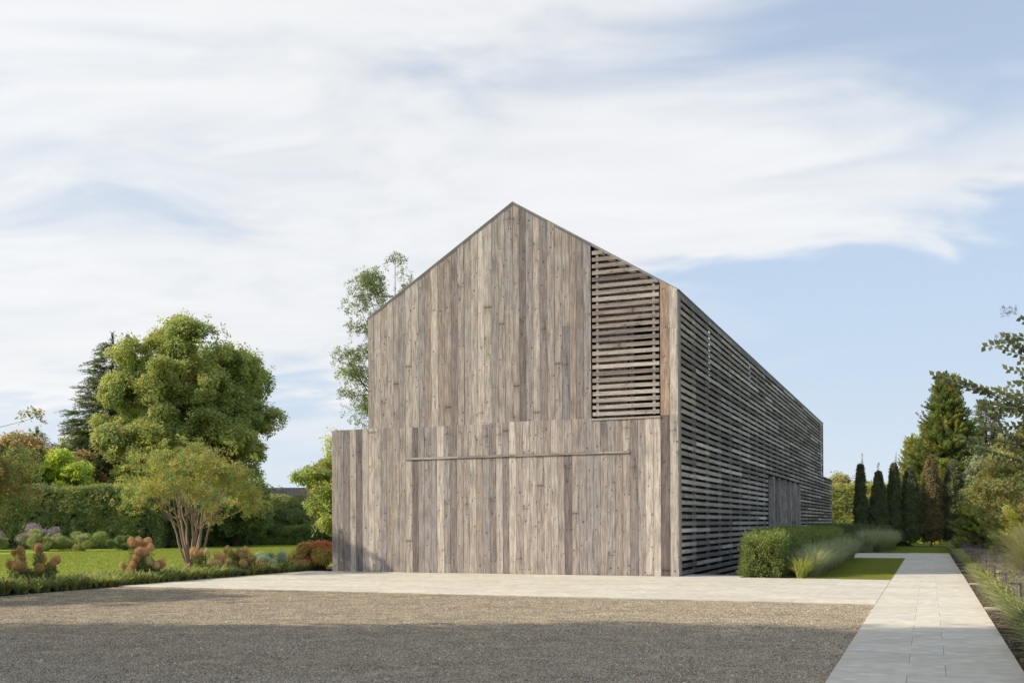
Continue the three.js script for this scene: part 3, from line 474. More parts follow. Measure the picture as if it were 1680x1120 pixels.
// arching blades; returns a geometry with its own colour per blade
function blades(n, o) {
  const rnd = RNG(o.seed), P = [], C = [], K = o.seg ?? 4;
  for (let i = 0; i < n; i++) {
    const a = rnd() * 6.283, b = a + (rnd() - 0.5) * 0.9, r0 = o.foot * Math.sqrt(rnd()), h = o.h * (0.55 + 0.6 * rnd()), out = o.out * (0.25 + rnd()), w = o.w * (0.7 + 0.6 * rnd()), c = pick(o.colors, rnd), k = 0.8 + 0.4 * rnd();
    const at = (t) => V(Math.cos(a) * r0 + Math.cos(b) * out * Math.pow(t, 1.5), h * (t * (1 + (o.droop ?? 0.6)) - (o.droop ?? 0.6) * t * t * (1 + 0.3 * out / o.out)), Math.sin(a) * r0 + Math.sin(b) * out * Math.pow(t, 1.5));
    const s = V(-Math.sin(b), 0, Math.cos(b));
    for (let j = 0; j < K; j++) {
      const t0 = j / K, t1 = (j + 1) / K, A = at(t0), B = at(t1), w0 = w * (1 - t0 * t0) / 2, w1 = w * (1 - t1 * t1) / 2, q = (p, z) => [p.x + s.x * z, Math.max(0.002, p.y), p.z + s.z * z];
      P.push(...q(A, -w0), ...q(A, w0), ...q(B, w1)); if (j < K - 1) P.push(...q(A, -w0), ...q(B, w1), ...q(B, -w1));
      for (let z = 0; z < (j < K - 1 ? 6 : 3); z++) C.push(c[0] * k, c[1] * k, c[2] * k);
    }
  }
  const g = geoOf(P); g.setAttribute('color', new THREE.Float32BufferAttribute(C, 3)); return g;
}

// ---------------------------------------------------------------- loose gravel, chips and turf
{
  const rnd = RNG(42), stone = new THREE.IcosahedronGeometry(1, 0), pp = stone.attributes.position; for (let i = 0; i < pp.count; i++) { const k = 0.8 + 0.4 * vhash(Math.round(pp.getX(i) * 50), Math.round(pp.getY(i) * 50 + pp.getZ(i) * 31), 3); pp.setXYZ(i, pp.getX(i) * k, pp.getY(i) * k * 0.7, pp.getZ(i) * k * 0.85); } stone.computeVertexNormals();
  const cols = [[0.50, 0.42, 0.30], [0.58, 0.50, 0.37], [0.36, 0.305, 0.23], [0.64, 0.56, 0.43], [0.24, 0.205, 0.165], [0.48, 0.42, 0.34], [0.42, 0.335, 0.225], [0.72, 0.66, 0.54]];
  const items = [], fx = -Math.sin(0.39), fz = -Math.cos(0.39), rx = Math.cos(0.39), rz = -Math.sin(0.39);
  while (items.length < 230000) {
    const d = 8.5 + 21 * Math.pow(rnd(), 1.5), l = (rnd() * 2 - 1) * (d * 0.52 + 0.6), x = 6.57 + fx * d + rx * l, z = 28.39 + fz * d + rz * l;
    if (x < BED_X || x > PATH_X0 - 0.01 || z < GRAVEL_Z + 0.01) continue; if (rnd() > 0.55 + 0.9 * (vnoise(x * 0.35 + z * 0.12, z * 0.9, 512, 512, 77) - 0.3)) continue;
    const s = 0.0045 + 0.0065 * rnd() * rnd() + (rnd() < 0.012 ? 0.004 + 0.009 * rnd() : 0);
    items.push({ p: V(x, s * 0.35, z), q: new THREE.Quaternion().setFromEuler(new THREE.Euler((rnd() - 0.5) * 0.6, rnd() * 6.28, (rnd() - 0.5) * 0.6)), s, c: jitter(pick(cols, rnd), rnd, 0.15, 0.04) });
  }
  const g = cloud(scene, 'gravel', stone, std(0xffffff, 0.92), items); g.userData = { kind: 'stuff', label: 'loose small tan and grey gravel stones', category: 'gravel' };
  const fallen = []; for (let i = 0; i < 260; i++) { const d = 9 + 20 * Math.pow(rnd(), 1.2), l = (rnd() * 2 - 1) * d * 0.52, x = 6.57 + fx * d + rx * l, z = 28.39 + fz * d + rz * l; if (x < BED_X || x > PATH_X0 || z < GRAVEL_Z) continue; fallen.push({ p: V(x, 0.012, z), q: facing(V(0, 1, 0), rnd, 0.5), s: 0.03 + 0.025 * rnd(), c: jitter(pick([[0.16, 0.10, 0.05], [0.22, 0.15, 0.06], [0.09, 0.06, 0.035]], rnd), rnd) }); }
  const leafG = []; leafAt(leafG, V(-0.5, 0, 0), V(1, 0, 0), V(0, 0, 1), 1, 0.55, 0.2);
  const fl = cloud(scene, 'fallen_leaves', geoOf(leafG), leafMat, fallen); fl.userData = { kind: 'stuff', label: 'scattered brown fallen leaves on the gravel', category: 'leaves' };
  const chips = []; for (let i = 0; i < 16000; i++) { const z = 20 - 32 * Math.pow(rnd(), 1.3), x = PATH_X1 + 0.02 + rnd() * 0.75; chips.push({ p: V(x, 0.012 + rnd() * 0.01, z), q: new THREE.Quaternion().setFromEuler(new THREE.Euler((rnd() - 0.5) * 0.7, rnd() * 6.28, (rnd() - 0.5) * 0.7)), s: V(0.012 + 0.03 * rnd(), 0.006, 0.008 + 0.008 * rnd()), c: jitter(pick([[0.11, 0.075, 0.055], [0.16, 0.11, 0.08], [0.07, 0.05, 0.04], [0.21, 0.15, 0.11]], rnd), rnd) }); }
  const c = cloud(scene, 'mulch_chips', stone, std(0xffffff, 0.95), chips); c.userData = { kind: 'stuff', label: 'brown bark chips along the path edge', category: 'mulch' };
  const turf = blades(9, { seed: 5, foot: 0.03, h: 0.05, out: 0.03, w: 0.005, seg: 2, colors: [[0.24, 0.28, 0.035], [0.31, 0.345, 0.045], [0.37, 0.38, 0.075]] }), ti = [];
  const addTurf = (n, x0, x1, z0, z1, y, s, tone = [1, 1, 1]) => { for (let i = 0; i < n; i++) ti.push({ p: V(mixN(x0, x1, rnd()), y, mixN(z0, z1, rnd())), q: new THREE.Quaternion().setFromAxisAngle(V(0, 1, 0), rnd() * 6.28), s: s * (0.6 + 0.7 * rnd()), c: jitter(tone, rnd, 0.15, 0.08) }); };
  addTurf(42000, 3.5, PATH_X0 - 0.015, -16.55, -0.03, 0.003, 0.9); addTurf(16000, 1.5, 7.6, -40, -24.3, 0.003, 1.1); addTurf(90000, -40, -15.4, -32, 14, 0, 1.0);
  const tf = cloud(scene, 'grass', turf, bladeMat, ti); tf.userData = { kind: 'stuff', label: 'short mown grass blades of the lawns', category: 'grass' };
}

// ---------------------------------------------------------------- trees on the left
const G = { leaf: [0.155, 0.185, 0.05], leafY: [0.22, 0.225, 0.055], olive: [0.18, 0.185, 0.058], dark: [0.0715, 0.0975, 0.0351], mid: [0.117, 0.15, 0.0442], lime: [0.312, 0.351, 0.052], gold: [0.377, 0.312, 0.0585], rust: [0.351, 0.182, 0.065], brown: [0.247, 0.156, 0.0715], grey: [0.169, 0.189, 0.111] };
broadTree('shade_tree', 'large round-headed green tree rising above the garden hedge', [-47.5, 0, -35.8], 18.0, V(7.6, 8.1, 7.6), { seed: 11, lobes: 190, lobe: 1.45, n: 46000, cs: 0.25, gap: -0.1, clear: 3, colors: [G.leaf, G.leaf, G.olive, G.leafY, [0.15, 0.165, 0.045], G.leafY], trunk: 0.45, geo: CL.broad });
conifer('spruce_tree', 'tall dark spruce with drooping boughs behind the round-headed tree', [-60.2, 0, -41.2], 18.6, 7.4, { seed: 12, levels: 34, nb: 10, cs: 1.25, step: 0.22, lift: -0.12, colors: [G.dark, [0.075, 0.085, 0.035], [0.10, 0.10, 0.045]] });
conifer('spruce_tree', 'short dark spruce peeping over the hedge near the picture edge', [-57.5, 0, -30.5], 9.2, 2.6, { seed: 13, levels: 24, nb: 9, cs: 0.9, step: 0.22, colors: [G.dark, [0.08, 0.09, 0.04]] });
broadTree('garden_tree', 'small bright lime green tree above the clipped hedge', [-49.8, 0, -26.0], 7.0, V(2.9, 2.7, 2.2), { seed: 14, lobes: 30, lobe: 0.75, n: 3600, cs: 0.24, colors: [G.lime, G.lime, [0.11, 0.15, 0.025]], flat: 0.55 });
broadTree('garden_tree', 'olive and orange tree at the picture edge above the hedge', [-53.0, 0, -23.5], 8.6, V(3.2, 3.4, 3.2), { seed: 15, lobes: 30, lobe: 1.0, n: 5000, cs: 0.26, colors: [G.olive, G.leafY, G.olive, G.mid, G.brown] });
broadTree('garden_tree', 'brownish tree between the short spruce and the lime tree', [-54.0, 0, -30.0], 7.8, V(3.4, 3.0, 3.0), { seed: 16, lobes: 26, lobe: 1.0, n: 4200, cs: 0.26, colors: [G.olive, G.brown, G.dark, G.mid] });
broadTree('garden_tree', 'dark leafy tree in the shade right of the round-headed tree trunk', [-39.5, 0, -31.5], 5.0, V(4.0, 2.4, 3.0), { seed: 17, lobes: 26, lobe: 1.1, n: 4200, cs: 0.24, colors: [G.dark, G.mid] });
broadTree('garden_tree', 'yellow green tree with tiered branches at the low wing of the house', [-21.6, 0, -16.8], 5.6, V(2.3, 2.5, 2.3), { seed: 18, lobes: 34, lobe: 0.75, n: 5200, cs: 0.17, colors: [G.leafY, G.leaf, G.olive, G.leaf], flat: 0.42, trunk: 0.1 });
broadTree('slender_tree', 'tall airy small-leaved tree showing past the gable roof', [-16.4, 0, -14.0], 15.2, V(3.9, 6.7, 3.2), { seed: 19, lobes: 110, lobe: 0.85, n: 11000, cs: 0.14, gap: -0.1, colors: [[0.07, 0.08, 0.028], [0.09, 0.10, 0.03], G.mid], geo: CL.small, trunk: 0.14, limbs: 0.9, lean: 0.3, shell: 0.95 });
broadTree('far_tree', 'pale airy tree behind the tiered yellow tree', [-27.5, 0, -27.5], 7.6, V(2.4, 3.2, 2.4), { seed: 20, lobes: 26, lobe: 0.8, n: 2600, cs: 0.2, colors: [G.leafY, G.grey, G.lime], shell: 0.8 });
for (const [i, x, z, h, r] of [[0, -66, -46, 11, 5], [1, -70, -30, 10, 5], [2, -40, -62, 8, 5], [3, -52, -72, 8, 5.5], [4, -66, -62, 9, 6]]) broadTree('far_tree', ['dim far tree left of the tall spruce', 'dim far tree at the picture edge behind the orange tree', 'dim far tree in the gap behind the shaded hedge', 'dim far tree beside the distant roof', 'dim far tree behind the round-headed tree'][i], [x, 0, z], h, V(r, h * 0.45, r), { seed: 30 + i, lobes: 24, lobe: r * 0.38, n: 2600, cs: 0.4, colors: [G.mid, G.olive, G.dark], group: 'far trees behind the garden' });
const hl = { colors: [G.dark, G.mid, G.olive, G.leaf], cs: 0.19, per: 60, fuzz: 0.2, wave: 0.2 };
hedge('clipped_hedge', 'tall flat-topped hedge with the mauve border at its foot', V(-56, 0, -18.5), V(-40.8, 0, -25.5), 2.2, 4.0, { ...hl, seed: 41 });
hedge('clipped_hedge', 'tall dark hedge under the round-headed tree', V(-40.9, 0, -26.2), V(-42.1, 0, -35.9), 2.2, 3.2, { ...hl, seed: 42, colors: [G.dark, G.dark, G.mid] });  // darker leaf mix puts the shade under the tree into the colour
hedge('clipped_hedge', 'long green hedge in front of the distant roof', V(-44.2, 0, -38.6), V(-34.5, 0, -43.2), 2.2, 2.5, { ...hl, seed: 43, wave: 0.7, colors: [G.mid, G.leaf, G.leafY, G.olive] });
for (const [i, x, z, r, h] of [[0, -42.3, -37.6, 1.4, 1.25], [1, -39.9, -38.9, 1.5, 1.45], [2, -37.6, -40.0, 1.3, 1.2]]) shrub('garden_shrub', ['bright loose shrub at the near end of the long green hedge', 'broad loose shrub in the middle of the long green hedge', 'upright shrub at the house end of the long green hedge'][i], [x, 0, z], V(r, h, 1.4), { seed: 145 + i, n: 2000, cs: 0.2, colors: [[G.leafY, G.leaf], [G.leaf, G.mid], [G.olive, G.leafY]][i], group: 'loose shrubs in the far hedge' });
hedge('clipped_hedge', 'low dark hedge along the far edge of the lawn', V(-42.0, 0, -35.9), V(-33.5, 0, -39.4), 1.5, 1.4, { ...hl, seed: 44, cs: 0.16, per: 80, colors: [G.dark, G.mid, G.leaf] });
shrub('lilac_shrub', 'rounded shrub rising from the long green hedge', [-39.8, 0, -41.6], V(1.9, 1.9, 1.4), { seed: 45, n: 2400, cs: 0.2, colors: [G.mid, G.olive, G.leaf] });
// perennial border
[[-46.9, -16.6, 2.0, 0.75, 'purple'], [-44.2, -18.6, 1.3, 0.85, 'purple'], [-45.0, -15.6, 1.6, 0.55, 'green'], [-42.7, -17.6, 1.5, 0.6, 'green'], [-41.0, -18.8, 1.5, 0.62, 'green'], [-39.2, -20.6, 1.3, 0.5, 'dim'], [-47.6, -14.2, 1.7, 0.6, 'dim']].forEach(([x, z, r, h, k], i) => {
  const s = shrub('border_plant', ['wide mauve flowering mound at the hedge foot', 'tall rounded mauve mound at the hedge foot', 'green rose bush in front of the wide mauve mound', 'green rose bush with white blooms beside the tall mauve mound', 'green rose bush at the right end of the border', 'dim low bush in the hedge shade past the border', 'dim low bush at the picture edge of the border'][i], [x, 0, z], V(r, h, 1.1), { seed: 50 + i, n: 900, cs: 0.14, colors: k === 'purple' ? [[0.21, 0.16, 0.20], [0.17, 0.14, 0.165], [0.14, 0.14, 0.09]] : k === 'green' ? [G.leaf, G.olive, [0.17, 0.19, 0.08]] : [G.dark, G.mid], category: 'plant', geo: CL.fine, group: 'border plants at the hedge foot' });
  if (k === 'green') { const rnd = RNG(60 + i), it = []; for (let j = 0; j < 9; j++) it.push({ p: V((rnd() - 0.5) * 2 * r, h * (1.2 + 0.6 * rnd()), 0.5 + rnd() * 0.6), q: quatRand(rnd), s: 0.07 + 0.05 * rnd(), c: jitter([0.62, 0.58, 0.5], rnd, 0.1, 0.03) }); cloud(s, 'blooms', CL.small, leafMat, it); }
});
broadTree('garden_tree', 'low broad green tree in front of the distant roof', [-50.1, 0, -51.0], 4.5, V(4.6, 2.1, 2.2), { seed: 150, lobes: 34, lobe: 0.9, n: 5200, cs: 0.22, gap: -0.25, colors: [G.mid, G.leaf, G.olive] });
{ // far house roof
  const h = thing('distant_house', 'low mauve-grey roof of a distant house above the hedge', 'house', [-61, 0, -70], 0.39);
  obj('wall', box(-4, 0, -3, 5, 4.2, 3), std(lin(0.25, 0.22, 0.2), 0.9), h); obj('roof', prism([[-4.3, 4.1], [5.3, 4.1], [5.0, 5.7], [-4.0, 5.7]], 2.2, -2.2, () => [0, 0]), std(lin(0.30, 0.26, 0.25), 0.85), h); obj('fascia', box(-4.35, 4.0, 2.21, 5.35, 4.2, 2.35), std(lin(0.35, 0.32, 0.3), 0.8), h);
}

// ---------------------------------------------------------------- crape myrtles
function myrtle(label, pos, H, R, o) {
  const rnd = RNG(o.seed), t = thing('crape_myrtle', label, 'tree', pos, 0, 'crape myrtles'), gs = [], L = [];
  const ns = o.stems ?? 10;
  for (let i = 0; i < ns; i++) {
    const a = i / ns * 6.283 + (rnd() - 0.5) * 0.5, sp = R * (0.16 + 0.26 * rnd()), top = V(Math.cos(a) * sp, H * (0.42 + 0.08 * rnd()), Math.sin(a) * sp * 0.8), b0 = V(Math.cos(a) * 0.09, -0.02, Math.sin(a) * 0.09);
    const low = branchPts(b0, top, 0.06, rnd, 6); gs.push(limb(low, taper(0.042 + 0.016 * rnd(), 0.02, 6), 7));
    for (let k = 0; k < 4; k++) {
      const aa = a + (rnd() - 0.5) * 1.5, rr = R * (0.25 + 0.65 * rnd()), e = V(Math.cos(aa) * rr, H * (0.66 + 0.27 * rnd() - 0.28 * (rr / R) ** 2), Math.sin(aa) * rr);
      gs.push(limb(branchPts(low[4 + (k % 3)].clone(), e, 0.12, rnd, 4), taper(0.017, 0.004, 4), 5)); L.push({ c: e, r: R * (0.13 + 0.11 * rnd()), tint: 0 });
    }
  }
  for (let k = 0; k < (o.extra ?? 60); k++) { const a = rnd() * 6.283, f = Math.sqrt(rnd()), q = f * R; L.push({ c: V(Math.cos(a) * q, H * (0.92 - 0.46 * f * f - 0.20 * rnd() * rnd()), Math.sin(a) * q), r: R * (0.10 + 0.16 * rnd()), tint: 0 }); }
  for (let k = 0; k < 22; k++) { const a = rnd() * 6.283, q = R * (0.85 + 0.42 * rnd()), e = V(Math.cos(a) * q, H * (0.45 + 0.42 * rnd()), Math.sin(a) * q); L.push({ c: e, r: R * (0.06 + 0.09 * rnd()), tint: 0 }); gs.push(limb(branchPts(V(e.x * 0.45, e.y - 0.5, e.z * 0.45), e, 0.1, rnd, 3), taper(0.012, 0.004, 3), 4)); }
  obj('trunk', mergeGeometries(gs), M.palebark, t);
  cloud(t, 'crown', CL.small, leafMat, fillLobes(L, o.n ?? 9000, o.cs ?? 0.125, o.colors, rnd, { flat: 0.75, shell: 1.0, mixin: 0.75, holes: 1.7, gap: 0.0, seed: o.seed }));
  if (o.panicles) { const it = []; for (let j = 0; j < o.panicles; j++) { const l = pick(L, rnd); it.push({ p: l.c.clone().add(V((rnd() - 0.5) * l.r, l.r * 0.7, (rnd() - 0.5) * l.r)), q: quatRand(rnd), s: V(0.09, 0.17, 0.09), c: jitter([0.46, 0.34, 0.25], rnd) }); } cloud(t, 'panicles', CL.fine, leafMat, it); }
  return t;
}
const myrtleCols = [[0.19, 0.20, 0.045], [0.24, 0.22, 0.05], [0.13, 0.165, 0.045], [0.22, 0.18, 0.045], [0.11, 0.145, 0.04]];
myrtle('multi-stemmed crape myrtle with pale bark in the bed by the paving', [-15.35, 0, 2.1], 4.5, 2.25, { seed: 71, colors: myrtleCols, n: 5200, cs: 0.11, panicles: 14 });
myrtle('crape myrtle crown cut by the left picture edge', [-14.25, 0, 13.3], 4.6, 2.6, { seed: 72, colors: [[0.12, 0.15, 0.04], [0.16, 0.165, 0.04], [0.20, 0.15, 0.045], [0.09, 0.12, 0.035]], n: 11000, panicles: 12 });
myrtle('crape myrtle with tan flower heads beyond the ornamental grass', [9.75, 0, -6.0], 4.7, 2.0, { seed: 73, colors: [[0.10, 0.125, 0.035], [0.14, 0.15, 0.04], [0.17, 0.13, 0.042], [0.085, 0.105, 0.03]], n: 7500, panicles: 50 });
{ // near branch ends reaching in from a myrtle beside the path
  const rnd = RNG(74), t = thing('crape_myrtle', 'near crape myrtle branches reaching in at the right picture edge', 'tree', [9.3, 0, 16.6], 0, 'crape myrtles'), gs = [], P = [], it = [];
  const tip = [[-2.45, 2.95, 0.87], [-2.1, 2.45, 0.7], [-1.9, 2.2, 0.7], [-1.95, 3.3, 0.6], [-1.9, 3.55, 0.7], [-2.0, 2.78, 0.75], [-1.85, 3.05, 0.2], [-1.3, 3.6, 0.3], [-1.2, 2.5, 1.2], [0.9, 3.4, 0.4], [0.4, 3.8, -0.9], [1.2, 3.0, -0.8], [-0.4, 3.9, 0.5]];
  for (const [x, y, z] of tip) {
    const s = V((rnd() - 0.5) * 0.3, 1.2 + rnd() * 0.5, (rnd() - 0.5) * 0.3), e = V(x, y, z), pts = branchPts(s, e, 0.1, rnd, 8); gs.push(limb(branchPts(V((rnd() - 0.5) * 0.2, 0, (rnd() - 0.5) * 0.2), s, 0.05, rnd, 4), taper(0.04, 0.028, 4), 6), limb(pts, taper(0.024, 0.004, 8), 5));
    const tw = [[pts[4], pts[8]], ...[0, 1, 2, 3, 4, 5, 6, 7, 8, 9].map((k) => { const q = pts[3 + (k % 5)]; return [q, q.clone().add(V(e.x - s.x, 0, e.z - s.z).normalize().multiplyScalar(0.3 + 0.3 * rnd())).add(V((rnd() - 0.5) * 0.3, -0.12 + rnd() * 0.35, (rnd() - 0.5) * 0.35))]; })];
    for (const [a, b] of tw) {
      const bp = branchPts(a, b, 0.06, rnd, 4); gs.push(limb(bp, taper(0.006, 0.002, 4), 4)); const d = b.clone().sub(a).normalize(), m = Math.round(a.distanceTo(b) / 0.03);
      for (let j = 0; j < m; j++) { const o = a.clone().lerp(b, j / m), s0 = V(0, 0, 0).crossVectors(d, V(0, 1, 0)).normalize().multiplyScalar(j % 2 ? 1 : -1), dir = V(0, j % 2 ? 0.9 : -0.7, 0).addScaledVector(s0, 0.45).addScaledVector(d, 0.75).add(V((rnd() - 0.5) * 0.4, (rnd() - 0.5) * 0.4, (rnd() - 0.5) * 0.4)).normalize(), sd = V(0, 0, 0).crossVectors(dir, V((rnd() - 0.5) * 0.9 - 0.1, (rnd() - 0.5) * 0.6, 1).normalize()).normalize(); leafAt(P, o, dir, sd, 0.062 + 0.025 * rnd(), 0.036 + 0.014 * rnd(), 0.18); }
    }
  }
  obj('trunk', mergeGeometries(gs), M.bark, t);
  obj('crown', geoOf(P), new THREE.MeshPhysicalMaterial({ color: lin(0.12, 0.135, 0.03), roughness: 0.6, transmission: 0.3, thickness: 0, side: THREE.DoubleSide }), t).userData.kind = 'stuff';
  for (const [x, y, z] of [tip[3], tip[4], tip[2]]) for (let j = 0; j < 60; j++) it.push({ p: V(x - 0.02 - 0.14 * rnd(), y + 0.02 + 0.1 * rnd(), z + (rnd() - 0.5) * 0.08), q: quatRand(rnd), s: 0.008 + 0.008 * rnd(), c: jitter([0.15, 0.10, 0.08], rnd) });
  cloud(t, 'panicles', CL.small, leafMat, it);
}

// ---------------------------------------------------------------- trees on the right
[[1411, 2.75, -36.6, 4.9, 0.50], [1441, 3.75, -36.9, 4.45, 0.72], [1466, 4.62, -37.3, 4.95, 0.60], [1492, 5.5, -37.7, 4.7, 0.90], [1530, 6.7, -38.2, 5.45, 0.92], [1562, 7.95, -38.7, 5.2, 1.1]].forEach(([, x, z, h, r], i) => {
  const t = column('columnar_hornbeam', ['narrow dark columnar tree nearest the end of the house', 'second dark columnar tree from the end of the house', 'third dark columnar tree from the end of the house', 'fourth dark columnar tree from the end of the house', 'fifth columnar tree from the house, tinged brown', 'sixth and outermost columnar tree from the house'][i], [x, 0, z], h, r * 0.82, { seed: 80 + i, n: 3400, cs: 0.13, colors: i === 4 ? [[0.13, 0.10, 0.042], [0.10, 0.10, 0.04], [0.15, 0.105, 0.045]] : [[0.075, 0.085, 0.034], [0.085, 0.098, 0.036], [0.095, 0.10, 0.038]], group: 'columnar trees across the end of the lawn' });
  const rnd = RNG(180 + i), gs = [], it = []; for (let k = 0; k < 2; k++) { const b = V((rnd() - 0.5) * 0.25, h - 0.25, (rnd() - 0.5) * 0.2), e = b.clone().add(V((rnd() - 0.5) * 0.2, 0.6 + rnd() * 0.6, 0)); gs.push(limb(branchPts(b, e, 0.04, rnd, 3), taper(0.012, 0.004, 3), 4)); for (let j = 0; j < 9; j++) it.push({ p: b.clone().lerp(e, rnd()), q: quatRand(rnd), s: 0.06, c: jitter([0.06, 0.07, 0.03], rnd) }); }
  if (i < 3) { obj('leader', mergeGeometries(gs), M.bark, t); cloud(t, 'leader_leaves', CL.small, leafMat, it); }
});
conifer('thuja_tree', 'tall feathery conical thuja behind the columnar trees', [7.9, 0, -60.8], 13.6, 3.9, { seed: 91, levels: 46, nb: 13, cs: 0.95, step: 0.25, lift: 0.1, up: 0.55, curl: 0.12, pow: 0.95, inner: 0.35, geo: CL.scale, colors: [[0.12, 0.14, 0.038], [0.145, 0.165, 0.042], [0.09, 0.11, 0.032], [0.17, 0.165, 0.042]] });
conifer('thuja_tree', 'slim thuja right of the pointed dark conifer', [14.4, 0, -66], 10.4, 2.5, { seed: 89, levels: 36, nb: 11, cs: 0.75, step: 0.28, lift: 0.1, up: 0.5, geo: CL.scale, colors: [[0.10, 0.12, 0.035], [0.13, 0.145, 0.04]] });
conifer('cedar_tree', 'pointed dark conifer behind the tall thuja', [11.2, 0, -68.6], 12.2, 3.1, { seed: 92, levels: 36, nb: 11, cs: 1.0, step: 0.2, lift: 0.15, up: 0.3, geo: CL.spruce, colors: [[0.08, 0.095, 0.032], [0.095, 0.105, 0.036], [0.12, 0.12, 0.042]] });
conifer('thuja_tree', 'lower yellow green thuja left of the tall one', [5.3, 0, -63.5], 8.8, 2.5, { seed: 93, levels: 30, nb: 10, cs: 0.7, step: 0.3, lift: 0.1, up: 0.5, geo: CL.scale, colors: [G.leafY, G.leafY, G.olive] });
conifer('thuja_tree', 'broad green thuja between the cedar and the flower bed', [9.25, 0, -21.8], 3.9, 1.65, { seed: 94, levels: 34, nb: 12, cs: 0.42, step: 0.16, lift: 0.12, up: 0.5, pow: 0.6, inner: 0.3, geo: CL.scale, colors: [[0.14, 0.165, 0.038], [0.105, 0.125, 0.032], [0.18, 0.18, 0.042]] });
conifer('thuja_tree', 'bright yellow green thuja cut by the right picture edge', [10.2, 0, -13.0], 2.9, 1.3, { seed: 95, levels: 30, nb: 12, cs: 0.36, step: 0.15, lift: 0.12, up: 0.5, pow: 0.6, inner: 0.3, geo: CL.scale, colors: [[0.24, 0.24, 0.045], [0.20, 0.215, 0.042]] });
broadTree('garden_tree', 'grey green upright tree right of the columnar row', [9.3, 0, -41.0], 5.6, V(1.2, 2.6, 1.2), { seed: 96, lobes: 36, lobe: 0.5, n: 3600, cs: 0.17, colors: [G.grey, G.dark, [0.10, 0.115, 0.055]] });
broadTree('garden_tree', 'leafy olive tree between the cedar and the myrtle', [11.8, 0, -36.0], 6.3, V(2.0, 2.9, 2.0), { seed: 97, lobes: 36, lobe: 0.75, n: 4200, cs: 0.2, colors: [G.leafY, G.olive, G.mid] });
broadTree('garden_tree', 'olive tree filling the gap behind the tall thuja', [13.5, 0, -55], 8.5, V(3.0, 4.0, 3.0), { seed: 98, lobes: 34, lobe: 1.1, n: 4200, cs: 0.26, colors: [G.leafY, G.olive, G.mid] });
broadTree('garden_tree', 'brown-tipped tree beyond the low end wing', [-1.2, 0, -68], 6.0, V(2.6, 2.4, 2.2), { seed: 99, lobes: 22, lobe: 0.9, n: 2400, cs: 0.22, colors: [G.brown, G.brown, G.olive] });
broadTree('garden_tree', 'brown leafy tree right of the end wing behind the golden hedge', [2.4, 0, -70], 5.4, V(2.2, 2.2, 2.0), { seed: 100, lobes: 20, lobe: 0.8, n: 2000, cs: 0.22, colors: [G.brown, G.olive, G.mid] });
hedge('clipped_hedge', 'golden sunlit hedge beyond the end wing', V(-4, 0, -63.5), V(3.2, 0, -64.5), 2.0, 4.6, { ...hl, seed: 46, cs: 0.2, per: 70, colors: [G.leafY, G.olive, G.leafY] });
hedge('clipped_hedge', 'low golden growth behind the columnar trunks', V(2.6, 0, -50.5), V(11.5, 0, -50.5), 1.4, 1.5, { ...hl, seed: 47, cs: 0.16, per: 70, wave: 0.5, colors: [G.leafY, G.gold, G.lime] });
hedge('clipped_hedge', 'dark hedge closing the flower bed at the back', V(8.6, 0, -27.5), V(15, 0, -28.5), 1.6, 1.7, { ...hl, seed: 48, cs: 0.16, per: 70, wave: 0.3, colors: [G.dark, G.mid] });
{ const s = thing('garden_cover', 'low dark grey pitched cover under the columnar trees', 'cover', [4.55, 0, -38.6], 0.25); obj('slope', prism([[-0.65, 0], [1.1, 0], [1.05, 0.06], [-0.1, 0.68], [-0.16, 0.66]], 0.5, -0.5, () => [0, 0]), std(lin(0.055, 0.055, 0.06), 0.8), s); obj('end_panel', prism([[-0.62, 0.01], [0.9, 0.01], [-0.12, 0.6]], 0.515, 0.502, () => [0, 0]), std(lin(0.11, 0.11, 0.12), 0.7), s); }  // lit end and dark slope put into the colour as two greys

// ---------------------------------------------------------------- planting along the long side
hedge('box_hedge', 'long clipped hedge running along the slatted side of the house', V(2.28, 0, -0.3), V(2.28, 0, -20.5), 1.0, 1.14, { seed: 49, cs: 0.105, per: 300, max: 36000, fuzz: 0.15, wave: 0.14, geo: CL.sprig, colors: [[0.09, 0.115, 0.03], [0.115, 0.14, 0.035], [0.15, 0.17, 0.042]] });
hedge('box_hedge', 'farther dark clipped hedge near the end of the house', V(1.6, 0, -24.5), V(3.9, 0, -33.5), 1.4, 1.2, { seed: 50, cs: 0.11, per: 220, fuzz: 0.14, wave: 0.12, geo: CL.sprig, colors: [[0.06, 0.078, 0.028], [0.075, 0.09, 0.03]] });
shrub('rose_shrub', 'loose shrub between the two clipped hedges', [2.6, 0, -23.2], V(1.1, 0.55, 1.2), { seed: 51, n: 1600, cs: 0.1, colors: [G.dark, G.mid] });
